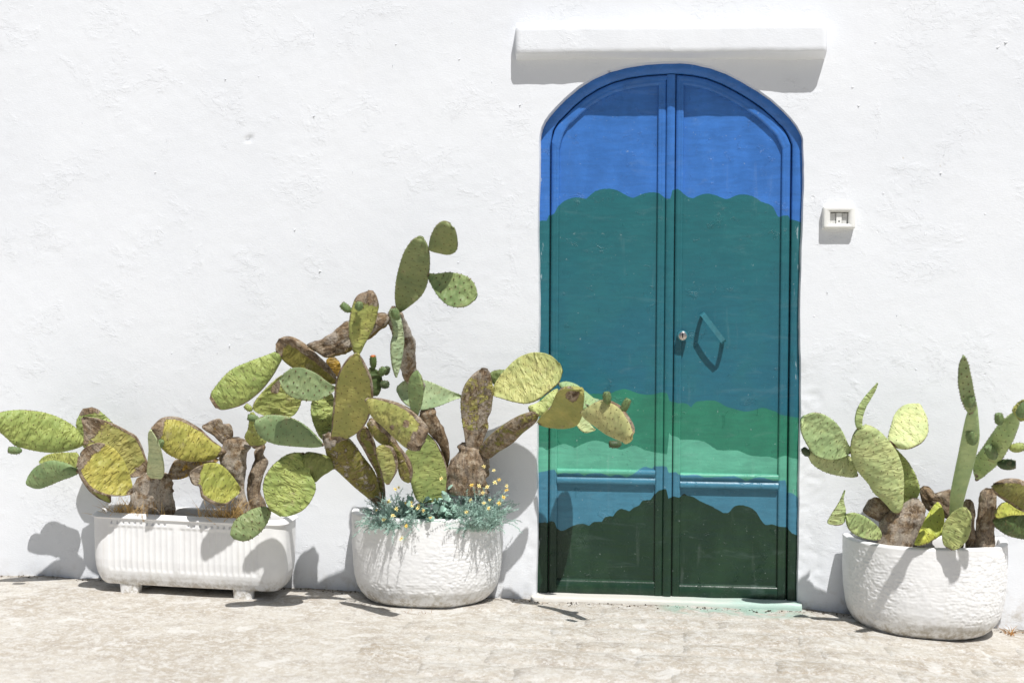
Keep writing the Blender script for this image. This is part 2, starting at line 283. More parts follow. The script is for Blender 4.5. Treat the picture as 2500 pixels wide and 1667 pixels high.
PADS = [
('A8','A',[-1.6609,-0.1886,0.342],[0.0647,-0.1576,0.9854],[0.3554,-0.9191,-0.1703],0.1995,[43,43,-86,-105,-108,-106,-103,-98,-97,-96,-92,-83,-70,-53,-37,-24,-24],[78,78,84,88,90,90,89,87,86,82,81,79,75,63,41,18,18],0.085,'bark',{'wear':1,'pale':0.5}),
('A2','A',[-1.9371,-0.1598,0.6009],[-0.1183,-0.0967,0.9883],[0.4213,-0.9061,-0.0382],0.2104,[-2,-2,-16,-30,-41,-49,-54,-58,-61,-63,-63,-58,-47,-39,-31,-25,-25],[33,33,46,59,70,81,91,101,103,90,78,65,52,42,30,17,17],0.03,'lime',{'tipw':0.12}),
('A3','A',[-1.703,-0.1995,0.5218],[-0.6872,-0.1974,0.6992],[0.2912,-0.9565,0.0161],0.3609,[-4,-4,-22,-42,-57,-68,-76,-81,-84,-83,-79,-68,-43,-24,-13,-6,-6],[30,30,41,52,63,78,92,101,93,84,73,60,46,32,20,12,12],0.04,'olive',{'tipw':0.24,'edge':'R','ew':0.09,'basew':0.12}),
('A5','A',[-1.8394,-0.24,0.4026],[-0.6253,-0.1981,0.7548],[0.1028,-0.9797,-0.172],0.2031,[-6,-6,-9,-14,-19,-25,-29,-32,-33,-31,-28,-25,-20,-15,-10,-6,-6],[5,5,10,16,22,25,26,27,26,25,24,21,18,15,10,6,6],0.035,'olive',{'edge':'B','ew':0.3,'dots':0}),
('A4','A',[-1.7197,-0.289,0.458],[-0.6047,-0.3882,0.6955],[0.622,-0.7755,0.108],0.2786,[-16,-16,-24,-39,-55,-72,-88,-100,-108,-107,-102,-94,-83,-62,-42,-26,-26],[1,1,9,19,31,44,56,68,77,82,84,78,70,60,40,22,22],0.04,'yellow',{'tipw':0.15,'edge':'L','ew':0.09,'basew':0.08}),
('A1','A',[-1.9226,-0.2989,0.6677],[-0.8124,-0.5077,0.2867],[0.5194,-0.8536,-0.0398],0.3948,[-13,-13,-22,-35,-49,-64,-75,-81,-84,-84,-81,-62,-46,-33,-22,-10,-10],[4,4,17,35,53,66,75,81,83,80,74,65,54,43,32,20,20],0.035,'lime',{}),
('A6a','A',[-1.9959,-0.2,0.5625],[-0.9877,0.1544,0.0245],[-0.1448,-0.9627,0.2287],0.199,[-8,-8,-16,-22,-24,-21,-16,-13,-11,-9,-8,-8,-8,-8,-8,-7,-7],[24,24,40,50,51,49,48,47,45,43,40,35,28,20,11,2,2],0.025,'lime',{}),
('A6b','A',[-1.9911,-0.22,0.5321],[-0.957,0.2164,-0.1934],[-0.1791,-0.9647,-0.1929],0.2807,[-5,-5,-9,-13,-17,-21,-24,-28,-33,-39,-43,-46,-44,-39,-31,-24,-24],[8,8,16,28,40,51,60,68,71,69,62,54,43,30,18,5,5],0.028,'green',{'wr':0.45}),
('A7','A',[-1.6007,-0.31,0.526],[0.1509,-0.6391,0.7542],[0.0643,-0.755,-0.6526],0.2988,[-12,-12,-26,-37,-39,-37,-32,-28,-23,-18,-15,-14,-13,-11,-9,-4,-4],[12,12,21,30,35,37,38,38,37,35,31,27,22,17,11,7,7],0.03,'pale',{'dots':0}),
('B3','B',[-1.2812,-0.1495,0.3439],[-0.0573,-0.0593,0.9966],[0.3142,-0.9486,-0.0384],0.3463,[19,19,-43,-38,-26,-16,-10,-17,-36,-65,-74,-73,-67,-60,-50,-33,-33],[50,50,49,42,31,24,19,21,27,32,37,39,63,49,36,16,16],0.085,'bark',{'wear':1,'pale':0.45}),
('B4','B',[-1.3531,-0.1378,0.662],[-0.5541,-0.4784,0.6812],[0.5408,-0.829,-0.1424],0.1339,[13,13,-13,-18,-19,-19,-19,-18,-17,-19,-21,-24,-25,-26,-26,-23,-23],[34,34,40,46,53,59,66,67,51,49,57,52,37,20,3,-8,-8],0.05,'amber',{'wear':0.75}),
('B5','B',[-1.235,-0.1097,0.3415],[0.1206,-0.0324,0.9922],[0.2665,-0.9617,-0.0638],0.3155,[-20,-20,-24,-28,-34,-39,-45,-49,-48,-44,-37,-27,-34,-31,-23,-15,-15],[-9,-9,46,47,41,31,14,11,14,20,31,30,9,12,13,9,9],0.06,'bark',{'wear':1}),
('B2','B',[-1.3855,-0.1498,0.5908],[-0.9363,-0.2303,-0.2651],[0.2367,-0.9715,0.008],0.2228,[-7,-7,-10,-13,-17,-20,-24,-28,-32,-36,-39,-40,-38,-34,-30,-24,-24],[2,2,7,14,21,27,31,33,35,40,47,49,40,25,11,1,1],0.03,'amber',{'wear':0.6,'dots':0}),
('B1','B',[-1.3285,-0.1998,0.6302],[-0.7556,-0.5755,0.3127],[0.6159,-0.7868,0.0403],0.3492,[-10,-10,-20,-35,-50,-64,-74,-82,-87,-86,-79,-65,-42,-21,-8,-4,-4],[4,4,8,12,20,29,44,61,71,80,84,81,72,57,32,14,14],0.042,'yellow',{'tipw':0.12,'edge':'R','ew':0.13,'basew':0.12}),
('B8','B',[-1.2658,-0.219,0.4648],[-0.6986,-0.627,0.3447],[0.6962,-0.7068,0.1256],0.2459,[-10,-10,-17,-33,-53,-76,-90,-93,-90,-84,-75,-38,-37,-34,-22,-10,-10],[2,2,8,17,28,41,54,66,76,80,75,66,54,43,31,20,20],0.035,'yellow',{'tipw':0.15,'edge':'L','ew':0.12}),
('B6','B',[-1.2269,-0.1685,0.6404],[0.1303,-0.4878,0.8632],[0.4272,-0.758,-0.4928],0.1906,[1,1,-4,-11,-19,-27,-33,-30,-21,-17,-15,-13,-11,-10,-8,-5,-5],[16,16,25,51,62,54,41,33,27,22,19,18,18,16,12,7,7],0.03,'lime',{'basew':0.12}),
('C2','C',[-0.6586,-0.1658,0.4198],[-0.0547,-0.5925,0.8037],[0.1496,-0.8007,-0.5801],0.4293,[4,4,-21,-17,-9,-2,4,6,-2,-12,-19,-27,-35,-38,-29,-16,-16],[17,17,20,23,27,30,32,30,31,32,32,30,26,22,18,12,12],0.04,'moss',{'wear':0.35,'edge':'B','ew':0.35,'dots':0}),
('C1','C',[-0.6614,-0.1916,0.3848],[-0.2982,-0.574,0.7626],[0.4261,-0.795,-0.4318],0.4802,[8,8,-2,-6,-11,-20,-31,-43,-54,-64,-75,-72,-62,-56,-50,-42,-42],[32,32,36,38,40,46,59,65,62,57,55,51,42,29,9,-9,-9],0.06,'moss',{'wear':0.4,'tipw':0.1,'pale':0.6,'basew':0.2}),
('C17','C',[-0.4222,-0.199,0.4301],[-0.1303,-0.1974,0.9716],[0.2064,-0.9639,-0.1681],0.3103,[6,6,-54,-73,-80,-84,-86,-88,-86,-84,-87,-87,-57,-31,-16,-6,-6],[38,38,44,50,57,64,71,75,74,70,63,55,46,34,24,15,15],0.04,'lime',{'edge':'R','ew':0.05,'wr':0.4}),
('C15','C',[-0.6602,-0.4407,0.7989],[0.5178,0.1949,-0.833],[-0.0749,-0.9596,-0.2711],0.3134,[-16,-16,-20,-25,-31,-39,-45,-47,-46,-49,-51,-48,-41,-31,-19,-8,-8],[0,0,16,20,22,23,20,7,-12,-12,-1,13,22,24,20,13,13],0.04,'moss',{'wear':0.3,'edge':'L','ew':0.3,'dots':0}),
('C16','C',[-0.5777,-0.4199,0.5335],[-0.0935,-0.2357,0.9673],[0.0991,-0.969,-0.2265],0.1702,[-8,-8,-12,-16,-18,-19,-20,-22,-25,-28,-30,-31,-31,-31,-29,-20,-20],[3,3,7,13,21,31,41,47,51,51,50,47,43,38,28,14,14],0.035,'olive',{'edge':'R','ew':0.2}),
('C10','C',[-0.8574,-0.4002,0.7069],[-0.026,0.1028,0.9944],[0.3228,-0.9406,0.1057],0.1968,[-2,-2,-9,-16,-23,-30,-37,-43,-48,-51,-51,-49,-45,-37,-25,-10,-10],[25,25,35,45,50,52,53,52,52,51,50,49,46,43,39,33,33],0.035,'lime',{'wr':2}),
('C3','C',[-0.7717,-0.4981,0.7219],[0.2715,-0.4378,0.8571],[0.02,-0.8878,-0.4598],0.419,[-25,-25,-29,-32,-34,-37,-41,-45,-49,-53,-53,-49,-40,-30,-19,-8,-8],[3,3,25,45,67,87,99,105,106,102,93,81,63,44,30,19,19],0.04,'olive',{'edge':'B','ew':0.07,'basew':0.06,'wr':0.5}),
('C4','C',[-0.6515,-0.67,1.0692],[0.1854,-0.0386,0.9819],[0.54,-0.8308,-0.1347],0.2607,[-10,-10,-17,-24,-32,-41,-49,-55,-59,-60,-58,-55,-49,-37,-15,-4,-4],[4,4,9,14,18,25,33,41,47,50,50,50,43,34,26,17,17],0.035,'olive',{'tipw':0.18,'basew':0.04,'wr':0.6}),
('C6','C',[-0.7695,-0.52,0.9592],[-0.8379,-0.1427,0.5269],[-0.049,-0.9417,-0.3329],0.2875,[-11,-11,-16,-20,-21,-23,-23,-26,-32,-43,-45,-42,-35,-28,-16,0,0],[6,6,15,24,33,42,49,56,63,68,70,69,65,56,44,32,32],0.05,'moss',{'edge':'R','ew':0.4,'tipw':0.12,'dots':0}),
('C7','C',[-0.9815,-0.5599,1.0621],[-0.8413,-0.182,-0.509],[0.276,-0.9543,-0.115],0.3361,[-5,-5,-12,-22,-35,-49,-62,-74,-82,-87,-89,-85,-78,-71,-62,-48,-48],[17,17,26,31,34,39,45,50,55,57,52,43,33,24,15,4,4],0.035,'lime',{'tipw':0.04,'edge':'L','ew':0.05}),
('C11','C',[-1.0488,-0.38,0.7946],[0.1195,-0.1101,0.9867],[0.3826,-0.912,-0.1481],0.1828,[-19,-19,-46,-75,-103,-115,-114,-107,-95,-82,-68,-55,-41,-30,-21,-13,-13],[25,25,36,51,63,71,77,81,79,63,48,36,26,17,9,2,2],0.03,'lime',{'patch':[(0.75,-0.35,0.3)]}),
('C12','C',[-0.7956,-0.4398,0.9738],[-0.0691,-0.2411,0.968],[0.2597,-0.9412,-0.2159],0.0847,[0,0,-3,-7,-11,-16,-21,-25,-28,-30,-31,-31,-30,-26,-18,-12,-12],[8,8,11,15,18,21,24,25,26,26,23,19,15,11,7,3,3],0.03,'amber',{'wear':0.3}),
('C8','C',[-0.7516,-0.62,0.9409],[-0.9494,-0.2713,0.1585],[0.2732,-0.9619,-0.0105],0.2217,[-8,-8,-16,-27,-40,-52,-61,-66,-68,-67,-64,-59,-49,-36,-22,-10,-10],[4,4,7,11,17,26,37,46,53,58,58,54,46,33,20,10,10],0.03,'green',{'bump':1,'wr':0.7}),
('C9','C',[-0.8305,-0.4996,0.6987],[-0.8845,-0.3467,0.3122],[0.3076,-0.9365,-0.1684],0.2917,[-9,-9,-14,-20,-27,-33,-39,-45,-50,-55,-56,-54,-46,-33,-20,-8,-8],[3,3,9,17,28,40,51,60,66,68,65,59,51,40,28,17,17],0.028,'green',{'wr':0.4}),
('C13','C',[-0.6533,-0.3199,0.8883],[-0.0555,-0.1652,0.9847],[0.0454,-0.9856,-0.1628],0.1223,[-12,-12,-15,-17,-19,-20,-20,-21,-21,-22,-22,-22,-22,-21,-19,-17,-17],[8,8,13,17,21,25,29,32,34,34,32,28,22,13,4,-4,-4],0.03,'darkgreen',{}),
('C14','C',[-0.626,-0.6598,0.8951],[0.7381,-0.386,-0.5534],[-0.4238,-0.9034,0.065],0.3141,[-14,-14,-22,-33,-45,-57,-70,-82,-91,-98,-99,-96,-93,-90,-79,-40,-40],[6,6,13,21,30,35,35,34,35,36,36,36,32,26,18,8,8],0.036,'olive',{'edge':'L','ew':0.12,'tipw':0.14,'patch':[(0.7,-0.3,0.2),(0.55,0.5,0.15)]}),
('C21','C',[-0.4068,-0.7398,0.8396],[0.0561,-0.3135,0.9479],[-0.435,-0.8622,-0.2594],0.1919,[-7,-7,-11,-16,-22,-26,-30,-33,-34,-34,-33,-30,-25,-18,-12,-6,-6],[2,2,6,10,14,19,25,29,33,34,34,32,26,19,13,7,7],0.024,'green',{'wr':0.3}),
('D1a','C',[-0.8025,-0.4398,0.6024],[-0.8649,-0.4599,0.201],[0.3944,-0.8705,-0.2946],0.1366,[-9,-9,-13,-20,-30,-40,-56,-80,-82,-68,-55,-44,-32,-19,-6,5,5],[3,3,11,20,29,35,39,42,43,44,45,45,45,43,39,33,33],0.04,'moss2',{'dots':0,'bend':0.01}),
('D1b','C',[-0.8934,-0.4683,0.6482],[-0.4747,-0.1944,-0.8584],[0.3196,-0.9468,0.0376],0.2686,[9,9,-2,-12,-21,-32,-69,-86,-90,-91,-87,-78,-64,-49,-34,-19,-19],[39,39,54,72,88,100,109,117,120,119,112,99,82,64,46,30,30],0.06,'lime',{'wr':1.3}),
('D2','C',[-1.0588,-0.4997,0.4394],[-0.7461,-0.2171,-0.6294],[0.1584,-0.9761,0.1489],0.1869,[-16,-16,-22,-29,-36,-44,-49,-54,-56,-56,-54,-50,-43,-33,-21,-11,-11],[3,3,13,20,27,34,40,44,47,49,49,46,39,31,24,18,18],0.026,'green',{'bump':1,'wr':0.7}),
('C18','T',[-0.3779,-0.1367,0.4595],[-0.1408,-0.3946,0.908],[0.2475,-0.902,-0.3537],0.415,[7,7,-19,-14,-5,6,15,17,14,5,-12,-32,-40,-41,-39,-32,-32],[24,24,25,24,22,21,32,46,51,53,50,42,33,28,31,20,20],0.06,'bark',{'wear':1,'pale':0.0}),
('C19','T',[-0.4862,-0.3143,0.9081],[-0.1026,-0.6208,0.7772],[0.3097,-0.7625,-0.5681],0.4272,[5,5,-6,-17,-28,-35,-34,-35,-36,-34,-32,-30,-30,-30,-28,-23,-23],[39,39,45,46,42,33,31,38,45,51,49,43,40,37,33,23,23],0.05,'bark',{'wear':1,'pale':0.6}),
('C5','T',[-0.5468,-0.58,1.2208],[-0.9412,-0.0581,-0.3329],[0.1008,-0.9885,-0.1124],0.3461,[-14,-14,-25,-33,-38,-47,-58,-70,-74,-77,-78,-76,-69,-42,-23,-10,-10],[12,12,25,30,31,33,35,37,38,29,15,9,7,7,7,5,5],0.05,'bark',{'wear':0.92,'pale':0.4,'edge':'L','greenedge':1}),
('C22','T',[-0.5142,-0.6202,1.2648],[0.0019,0.0714,-0.9974],[0.6526,-0.7558,-0.0528],0.2832,[-1,-1,-6,-13,-22,-28,-32,-35,-39,-36,-31,-26,-20,-15,-9,-5,-5],[15,15,21,26,23,16,12,12,21,23,21,17,13,9,5,2,2],0.024,'pale2',{}),
('C23','T',[-0.509,-0.5994,1.2395],[0.3173,-0.4115,0.8544],[-0.0598,-0.9078,-0.4151],0.343,[-2,-2,-7,-13,-21,-29,-35,-40,-42,-42,-41,-38,-32,-25,-16,-5,-5],[9,9,15,27,41,57,72,80,81,78,73,66,57,46,33,22,22],0.032,'green2',{'wr':0.5}),
('C24','T',[-0.3673,-0.7392,1.4803],[0.7881,-0.5376,0.2996],[-0.2362,-0.7137,-0.6594],0.1663,[-1,-1,-6,-14,-23,-34,-44,-53,-62,-69,-74,-76,-76,-72,-64,-56,-56],[9,9,13,24,37,49,59,63,63,58,47,31,14,-2,-17,-30,-30],0.024,'green2',{'wr':0.4}),
('C25','T',[-0.3722,-0.7,1.3851],[0.9157,-0.1898,-0.3543],[-0.1362,-0.9758,0.1709],0.2145,[-5,-5,-8,-10,-14,-23,-34,-42,-47,-50,-50,-46,-38,-28,-17,-6,-6],[5,5,11,20,31,44,57,68,76,80,78,73,65,55,41,27,27],0.026,'green',{'bump':1,'wr':0.7}),
('E1','E',[-0.2801,-0.1598,0.4555],[0.026,-0.0449,0.9987],[0.1241,-0.9911,-0.0478],0.2259,[-77,-77,-87,-92,-95,-95,-94,-93,-93,-87,-73,-57,-47,-54,-45,-37,-37],[-18,-18,78,87,85,80,76,78,80,81,80,72,57,36,11,-8,-8],0.14,'bark',{'wear':1,'pale':0.15,'dark':1}),
('E2','E',[-0.2606,-0.17,0.6521],[0.1325,-0.2189,0.9667],[0.2203,-0.9444,-0.244],0.3651,[-22,-22,-32,-39,-44,-51,-60,-68,-75,-79,-77,-70,-56,-39,-22,-9,-9],[25,25,32,34,37,44,52,44,55,56,56,53,44,37,32,22,22],0.05,'olive',{'wear':0.55,'tipw':0.12,'basew':0.3,'pale':0.3}),
('E3','E',[-0.2161,-0.18,0.6247],[0.6571,-0.5431,0.5228],[-0.3069,-0.8262,-0.4725],0.3733,[-25,-25,-36,-43,-48,-52,-55,-57,-56,-54,-51,-46,-39,-32,-25,-18,-18],[15,15,22,25,25,24,27,30,30,25,21,21,21,19,12,4,4],0.05,'moss',{'wear':0.58,'dots':0}),
('C20','E',[-0.3026,-0.2199,0.8822],[-0.8682,-0.4795,0.128],[0.4922,-0.8649,0.0982],0.2924,[-5,-5,-9,-13,-21,-32,-45,-57,-68,-75,-76,-71,-60,-46,-30,-15,-15],[2,2,6,10,14,20,28,36,44,50,51,50,46,37,26,16,16],0.028,'green3',{'wr':0.5}),
('E5','E',[-0.1951,-0.1604,0.9772],[0.9807,0.1954,-0.0006],[0.1953,-0.9803,-0.0311],0.1616,[0,0,-4,-9,-13,-16,-17,-16,-17,-18,-18,-17,-13,-8,-3,1,1],[15,15,24,41,49,55,60,64,66,66,61,51,41,30,21,14,14],0.035,'moss2',{}),
('E4','E',[-0.1745,-0.2099,0.8869],[0.9391,-0.0961,0.3298],[-0.1982,-0.9358,0.2916],0.3183,[-12,-12,-22,-38,-57,-75,-91,-108,-119,-121,-117,-108,-95,-78,-57,-38,-38],[4,4,12,22,36,53,69,84,89,86,77,65,54,43,25,8,8],0.035,'yellowpale',{'wr':0.8}),
('E6','E',[0.0089,-0.36,0.823],[0.6459,0.2802,0.7102],[0.0295,-0.9387,0.3435],0.1483,[-21,-21,-32,-37,-34,-28,-21,-17,-15,-14,-12,-10,-8,-6,-3,0,0],[12,12,19,25,29,31,33,36,39,40,37,32,26,20,14,9,9],0.03,'yellowpale',{}),
('E7','E',[0.0284,-0.3891,0.7969],[0.6304,-0.5878,0.507],[-0.2163,-0.7603,-0.6125],0.2953,[-1,-1,-4,-7,-11,-14,-16,-18,-29,-41,-51,-54,-51,-37,-21,-8,-8],[11,11,22,39,58,80,96,106,108,100,85,67,52,39,27,18,18],0.035,'olive',{'patch':[(0.85,-0.1,0.45)],'dots':0,'wr':0.5}),
('E8','E',[0.1063,-0.2692,0.9428],[0.8705,-0.3295,-0.3656],[-0.0267,-0.7733,0.6334],0.1871,[-12,-12,-18,-25,-32,-36,-38,-37,-32,-27,-23,-18,-14,-10,-4,6,6],[0,0,3,7,11,15,20,27,36,46,55,62,63,58,46,35,35],0.022,'green3',{}),
('E8b','E',[0.1982,-0.3399,0.8111],[0.5894,-0.249,-0.7685],[0.0611,-0.9349,0.3497],0.0808,[-9,-9,-12,-15,-17,-18,-19,-20,-21,-21,-21,-22,-22,-24,-25,-26,-26],[3,3,8,15,22,27,29,30,29,28,25,21,15,6,-5,-14,-14],0.024,'pale',{}),
('E9','E',[0.2133,-0.56,0.8496],[0.7263,-0.5993,-0.3366],[-0.6437,-0.7648,-0.0272],0.2676,[-9,-9,-18,-32,-52,-73,-91,-98,-99,-98,-92,-82,-72,-62,-49,-36,-36],[6,6,11,15,19,23,26,30,32,31,29,27,25,25,12,-3,-3],0.034,'olivepale',{'edge':'L','ew':0.04,'wr':0.4}),
('G7','G',[1.5038,-0.2295,0.2243],[0.1736,-0.0385,0.9841],[-0.2344,-0.9721,0.0033],0.2745,[-89,-89,-95,-98,-98,-97,-98,-100,-101,-98,-84,-52,-29,-14,-2,7,7],[-46,-46,-15,39,70,70,65,65,66,71,74,71,65,56,44,33,33],0.16,'bark',{'wear':1,'pale':0.35}),
('G8','G',[1.4775,-0.1995,0.3889],[-0.9037,-0.3167,0.2882],[0.2222,-0.9221,-0.3167],0.1313,[0,0,-7,-12,-15,-18,-18,-16,-14,-12,-11,-9,-6,-4,0,5,5],[27,27,36,45,52,59,65,71,76,81,84,85,83,76,39,25,25],0.05,'bark',{'wear':0.95,'dark':1}),
('G6','G',[1.5674,-0.199,0.4572],[-0.3238,-0.2296,0.9178],[-0.2081,-0.929,-0.3059],0.2666,[-29,-29,-32,-32,-29,-23,-17,-12,-8,-7,-6,-6,-5,-5,-5,-5,-5],[-5,-5,11,23,35,46,50,50,48,43,37,29,20,12,6,1,1],0.03,'lime',{}),
('G2','G',[1.339,-0.258,0.5941],[-0.8868,-0.2982,0.3532],[0.2744,-0.9545,-0.1168],0.2447,[-22,-22,-27,-31,-35,-39,-43,-47,-49,-49,-46,-41,-33,-21,-9,0,0],[-6,-6,4,19,35,46,50,49,46,41,37,32,27,22,17,14,14],0.03,'sage',{}),
('G1','G',[1.2992,-0.2998,0.6886],[-0.7978,-0.308,0.5182],[0.241,-0.9509,-0.1941],0.2605,[-13,-13,-23,-40,-59,-74,-85,-92,-95,-89,-79,-68,-57,-44,-30,-17,-17],[3,3,7,11,17,28,41,52,60,63,63,60,54,45,33,19,19],0.03,'sage',{'wr':0.8}),
('G3','G',[1.4914,-0.29,0.4309],[-0.3937,-0.1982,0.8976],[0.0241,-0.9784,-0.2055],0.4033,[-8,-8,-16,-24,-31,-43,-59,-64,-76,-87,-88,-83,-71,-56,-39,-22,-22],[14,14,25,36,46,58,72,83,88,88,82,72,60,46,31,17,17],0.038,'sage',{'wr':0.7,'basew':0.03}),
('G4','G',[1.3188,-0.3599,0.7793],[0.3065,-0.1967,0.9313],[0.2451,-0.9291,-0.2769],0.2048,[-11,-11,-17,-24,-32,-38,-41,-43,-40,-34,-28,-21,-15,-10,-5,-3,-3],[4,4,7,5,0,-6,-9,-10,-9,-5,-1,2,4,4,3,2,2],0.02,'sage',{'dots':0}),
('G5','G',[1.4469,-0.3101,0.725],[0.715,0.2807,0.6403],[-0.1838,-0.8081,0.5596],0.2106,[-9,-9,-15,-22,-30,-39,-48,-58,-68,-74,-76,-75,-69,-60,-49,-39,-39],[23,23,39,56,71,80,86,90,89,84,75,60,43,26,7,-9,-9],0.026,'palebright',{'wr':0.5}),
('G9','G',[1.4297,-0.2767,0.34],[-0.7496,-0.4858,0.4495],[0.4527,-0.8718,-0.1872],0.2157,[-12,-12,-16,-22,-29,-35,-41,-46,-48,-49,-47,-42,-33,-22,-12,-4,-4],[-4,-4,1,8,16,23,29,32,34,35,34,31,27,21,16,11,11],0.03,'sage',{'wr':1.2}),
('G10','G',[1.2728,-0.3657,0.4009],[-0.0746,-0.1738,0.9819],[0.202,-0.9669,-0.1558],0.1401,[-53,-53,-70,-76,-73,-66,-58,-49,-39,-30,-22,-16,-11,-7,-3,-1,-1],[-13,-13,-6,-2,-1,1,2,2,0,-3,-5,-5,-3,-1,0,1,1],0.022,'sage',{}),
('G16','H',[1.7091,-0.1581,0.3864],[-0.5466,-0.127,0.8277],[-0.0247,-0.9856,-0.1675],0.1751,[16,16,9,1,-9,-18,-27,-34,-38,-38,-36,-33,-28,-24,-18,-13,-13],[30,30,36,43,50,57,65,74,83,89,29,23,20,18,12,5,5],0.05,'bark',{'wear':0.9}),
('G18','H',[1.7962,-0.2396,0.2661],[-0.1141,-0.0903,0.9894],[-0.224,-0.9679,-0.1141],0.2285,[-19,-19,-21,-22,-21,-19,-17,-15,-14,-15,-18,-19,-19,-17,-13,-8,-8],[24,24,27,28,27,25,23,21,20,22,25,27,26,23,19,13,13],0.04,'bark',{'wear':0.9}),
('G17','H',[1.8401,-0.2395,0.2521],[0.0443,-0.0714,0.9965],[-0.2736,-0.9602,-0.0567],0.2876,[-41,-41,-44,-45,-44,-41,-38,-36,-36,-35,-34,-33,-33,-30,-23,-13,-13],[-15,-15,35,43,44,42,40,38,38,37,37,36,34,31,27,20,20],0.07,'bark',{'wear':1,'dark':1}),
('G13','H',[1.739,-0.1917,0.2654],[-0.0466,-0.535,0.8436],[-0.2772,-0.8044,-0.5254],0.7655,[-23,-23,-27,-30,-34,-37,-41,-44,-41,-37,-33,-30,-27,-23,-15,-6,-6],[-7,-7,31,30,25,18,11,13,21,28,33,36,29,21,15,9,9],0.05,'sage',{'wr':0.3,'basew':0.22,'dots':0}),
('G14','H',[1.6847,-0.5988,0.8693],[-0.2496,-0.7166,0.6513],[0.2234,-0.6971,-0.6813],0.3502,[-2,-2,-6,-11,-16,-21,-26,-29,-31,-32,-30,-26,-22,-17,-12,-6,-6],[13,13,20,26,27,26,24,22,20,19,17,15,14,11,8,5,5],0.035,'green',{'bump':1,'wr':0.4}),
('G15','H',[1.8023,-0.2593,0.5727],[0.1071,-0.7593,0.6419],[-0.6249,-0.5535,-0.5506],0.4759,[-6,-6,-16,-28,-38,-46,-45,-42,-41,-39,-37,-32,-26,-19,-13,-7,-7],[10,10,14,20,25,33,40,44,44,43,41,36,31,23,14,7,7],0.04,'sage',{'patch':[(0.08,0,0.3)],'wr':0.8}),
('G15b','H',[1.8497,-0.6166,0.8643],[0.5297,-0.4887,0.6933],[-0.5725,-0.8091,-0.1329],0.093,[17,17,10,-22,-25,-28,-29,-30,-30,-29,-26,-23,-19,-14,-10,-6,-6],[27,27,30,32,35,36,38,38,38,37,35,33,30,25,18,10,10],0.03,'lime',{}),
('G11','H',[1.7027,-0.3209,0.4203],[-0.8416,-0.21,-0.4977],[-0.0952,-0.8492,0.5194],0.19,[68,68,54,37,20,2,-18,-25,-26,-26,-26,-24,-21,-16,-10,-5,-5],[93,93,95,93,90,85,78,70,60,49,39,29,20,13,8,4,4],0.03,'yellowlime',{'wr':1}),
('G12','H',[1.6714,-0.3699,0.315],[0.2862,-0.2704,0.9192],[-0.5065,-0.8571,-0.0945],0.1842,[-8,-8,-17,-25,-32,-39,-45,-48,-49,-47,-43,-38,-31,-23,-16,-10,-10],[18,18,26,35,43,48,53,56,55,53,48,43,37,30,20,10,10],0.03,'sage2',{'wr':0.8}),
('G21','H',[2.0898,-0.1999,0.3736],[-0.9326,-0.3426,0.1135],[0.3282,-0.9359,-0.1278],0.2405,[-16,-16,-26,-39,-50,-58,-58,-56,-54,-50,-43,-33,-24,-15,-7,1,1],[6,6,15,26,39,52,63,57,51,47,41,37,32,28,23,17,17],0.03,'darkgreen',{'wear':0.1}),
('G20','H',[1.9918,-0.3,0.4432],[-0.9727,-0.2312,0.018],[0.231,-0.959,0.1642],0.1344,[-1,-1,-2,-3,-3,-4,-4,-4,-5,-7,-10,-13,-15,-16,-15,-11,-11],[3,3,5,8,11,15,20,27,36,45,49,45,37,27,17,8,8],0.03,'yellowlime',{'wear':0.25}),
('G19','H',[2.0476,-0.26,0.452],[-0.8106,-0.3961,0.4313],[0.2399,-0.8965,-0.3724],0.2539,[-10,-10,-17,-25,-32,-38,-38,-36,-34,-32,-29,-27,-23,-17,-11,-5,-5],[8,8,17,29,42,56,67,73,76,75,68,60,49,35,22,12,12],0.035,'moss',{'edge':'B','ew':0.18}),
('E8_shadow_caster','E',[0.215,-0.15,0.872],[0.2237,-0.971,-0.0844],[0.019,-0.0823,0.9964],0.2369,[-4,-13,-23,-32,-41,-48,-53,-55,-55,-52,-47,-41,-33,-25,-17,-9,-4],[4,13,23,32,41,48,53,55,55,52,47,41,33,25,17,9,4],0.024,'green3',{})]  # hidden extra pad, added to cast the long oval shadow on the door
